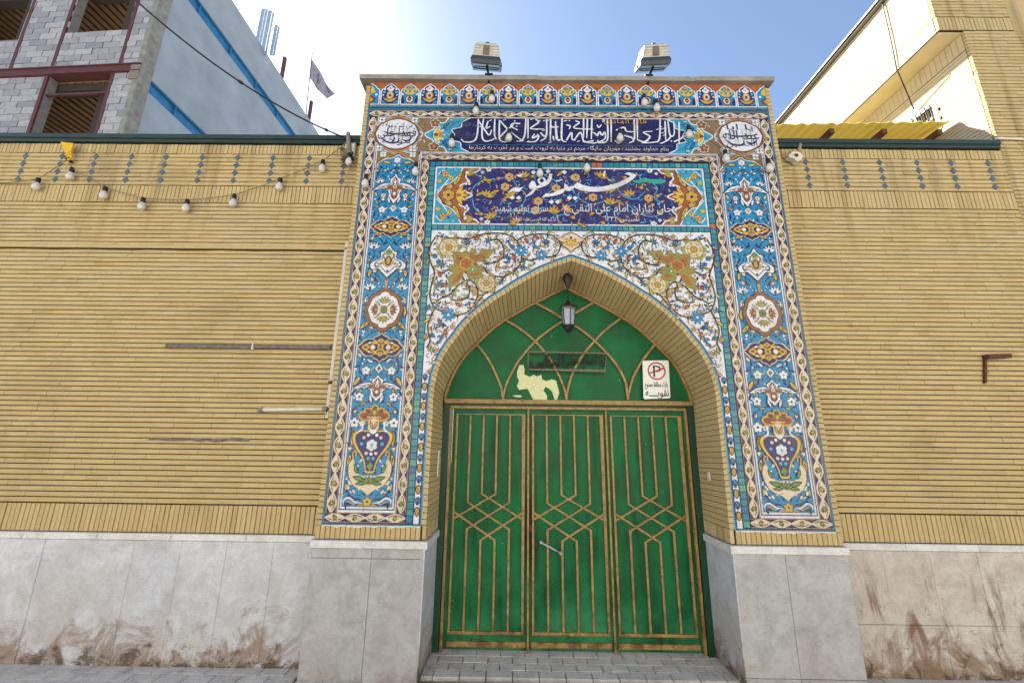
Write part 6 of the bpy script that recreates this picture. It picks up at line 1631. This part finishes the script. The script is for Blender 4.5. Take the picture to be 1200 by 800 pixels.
b = MB(); b.tube([(XR-.03, WY-.012, 4.785), (XR+.25, WY-.015, 4.775), (6., WY-.015, 4.77)], .012, M['white_paint'], 6); thing_mesh(b, 'white_conduit', 'thin white conduit along the house brickwork at coping height', 'conduit')
# wires hanging down the flank
b = MB(); w0 = WX(1035, 8, XU-.02); w1 = WX(1071, 128, XR-.03); b.tube([(XU-.02, w0.y, ZR), (XU-.02, w0.y+.01, 6.6), (XU-.015, w0.y+.03, 6.2), (w1.x, w1.y, w1.z)], .007, M['cable'], 5); thing_mesh(b, 'drop_cable', 'dark drop cable hanging down the sunlit flank of the house', 'cable')
# yellow canopy between portal and house
m_ = N('yellow_sheet'); m_.col(m_.ramp(m_.noise(6, 4), [(.3, lin('#b7a458')), (.7, lin('#cbb96c'))])); m_.set(Roughness=.7)
tl = m_.n('ShaderNodeBsdfTranslucent'); tl.inputs[0].default_value = lin('#d8c878'); mx = m_.n('ShaderNodeMixShader'); mx.inputs[0].default_value = .3
m_.l(m_.b.outputs[0], mx.inputs[1]); m_.l(tl.outputs[0], mx.inputs[2]); m_.l(mx.outputs[0], m_.out.inputs[0])
CN = empty('yellow_canopy', (3.3, .5, 5.2)); tag(CN, 'yellow sheet canopy on brown rafters behind the brick wall', 'canopy')
b = MB(); n = 90; vs = []
x0, x1 = 2.25, 4.40
for k in range(n+1):
    x = x0+(x1-x0)*k/n; dz = .005*math.sin(k*1.35); zf = 5.215+.06*k/n+dz; dy = .01*math.sin(k*.9)
    vs += [(x, .46+dy, zf), (x, 2.2, zf+.12)]
fs = [(2*k, 2*k+2, 2*k+3, 2*k+1) for k in range(n)]; nn = len(vs)
b.add(vs+[(p[0], p[1], p[2]+.006) for p in vs], [f[::-1] for f in fs]+[tuple(i+nn for i in f) for f in fs], m_.m); b.build('sheet', CN)
M['rafter'] = basic('brown_rafter', '#5a3a22', .8, var=.4, scale=15)
for px in (905, 973, 1035, 1100):
    x = W(px+4, 152, .45).x; bb = MB(); bb.box((x-.025, .47, 5.125), (x+.025, 2.2, 5.185), M['rafter']); bb.build('rafter', CN)
for y in (1.0, 1.7):
    bb = MB(); bb.box((2.3, y, 5.188), (4.38, y+.04, 5.222), M['rafter']); bb.build('purlin', CN)
for x in (2.4, 4.3):
    bb = MB(); bb.box((x-.04, 1.9, 0), (x+.04, 1.98, 5.098), M['rafter']); bb.build('post', CN)

# ================================================================ ACROSS THE STREET (behind the camera): unseen house front, added to bounce sunlight onto this wall
OB = empty('unseen_house', (0, -8.2, 0)); tag(OB, 'unseen pale brick house front across the street, added to bounce sunlight onto the portal', 'building')
M['unseen_house'] = basic('beige_house_front', '#d6d0c4', .9, var=.12, scale=1.5)
b = MB(); b.box((-16, -9.2, 0), (16, -8.2, 7.0), M['unseen_house']); b.build('wall', OB)
b = MB(); b.box((-16, -8.25, 7.0), (16, -8.1, 7.12), M['concrete']); b.build('parapet', OB)
for x in (-12, -8, -4, 0, 4, 8, 12):
    bb = MB(); bb.box((x-.7, -8.19, 3.6), (x+.7, -8.16, 5.2), gd.m); WDW = bb.build('window', OB)
    bb = MB(); bb.box((x-.78, -8.2, 3.5), (x+.78, -8.08, 3.58), M['cap']); bb.build('sill', WDW)
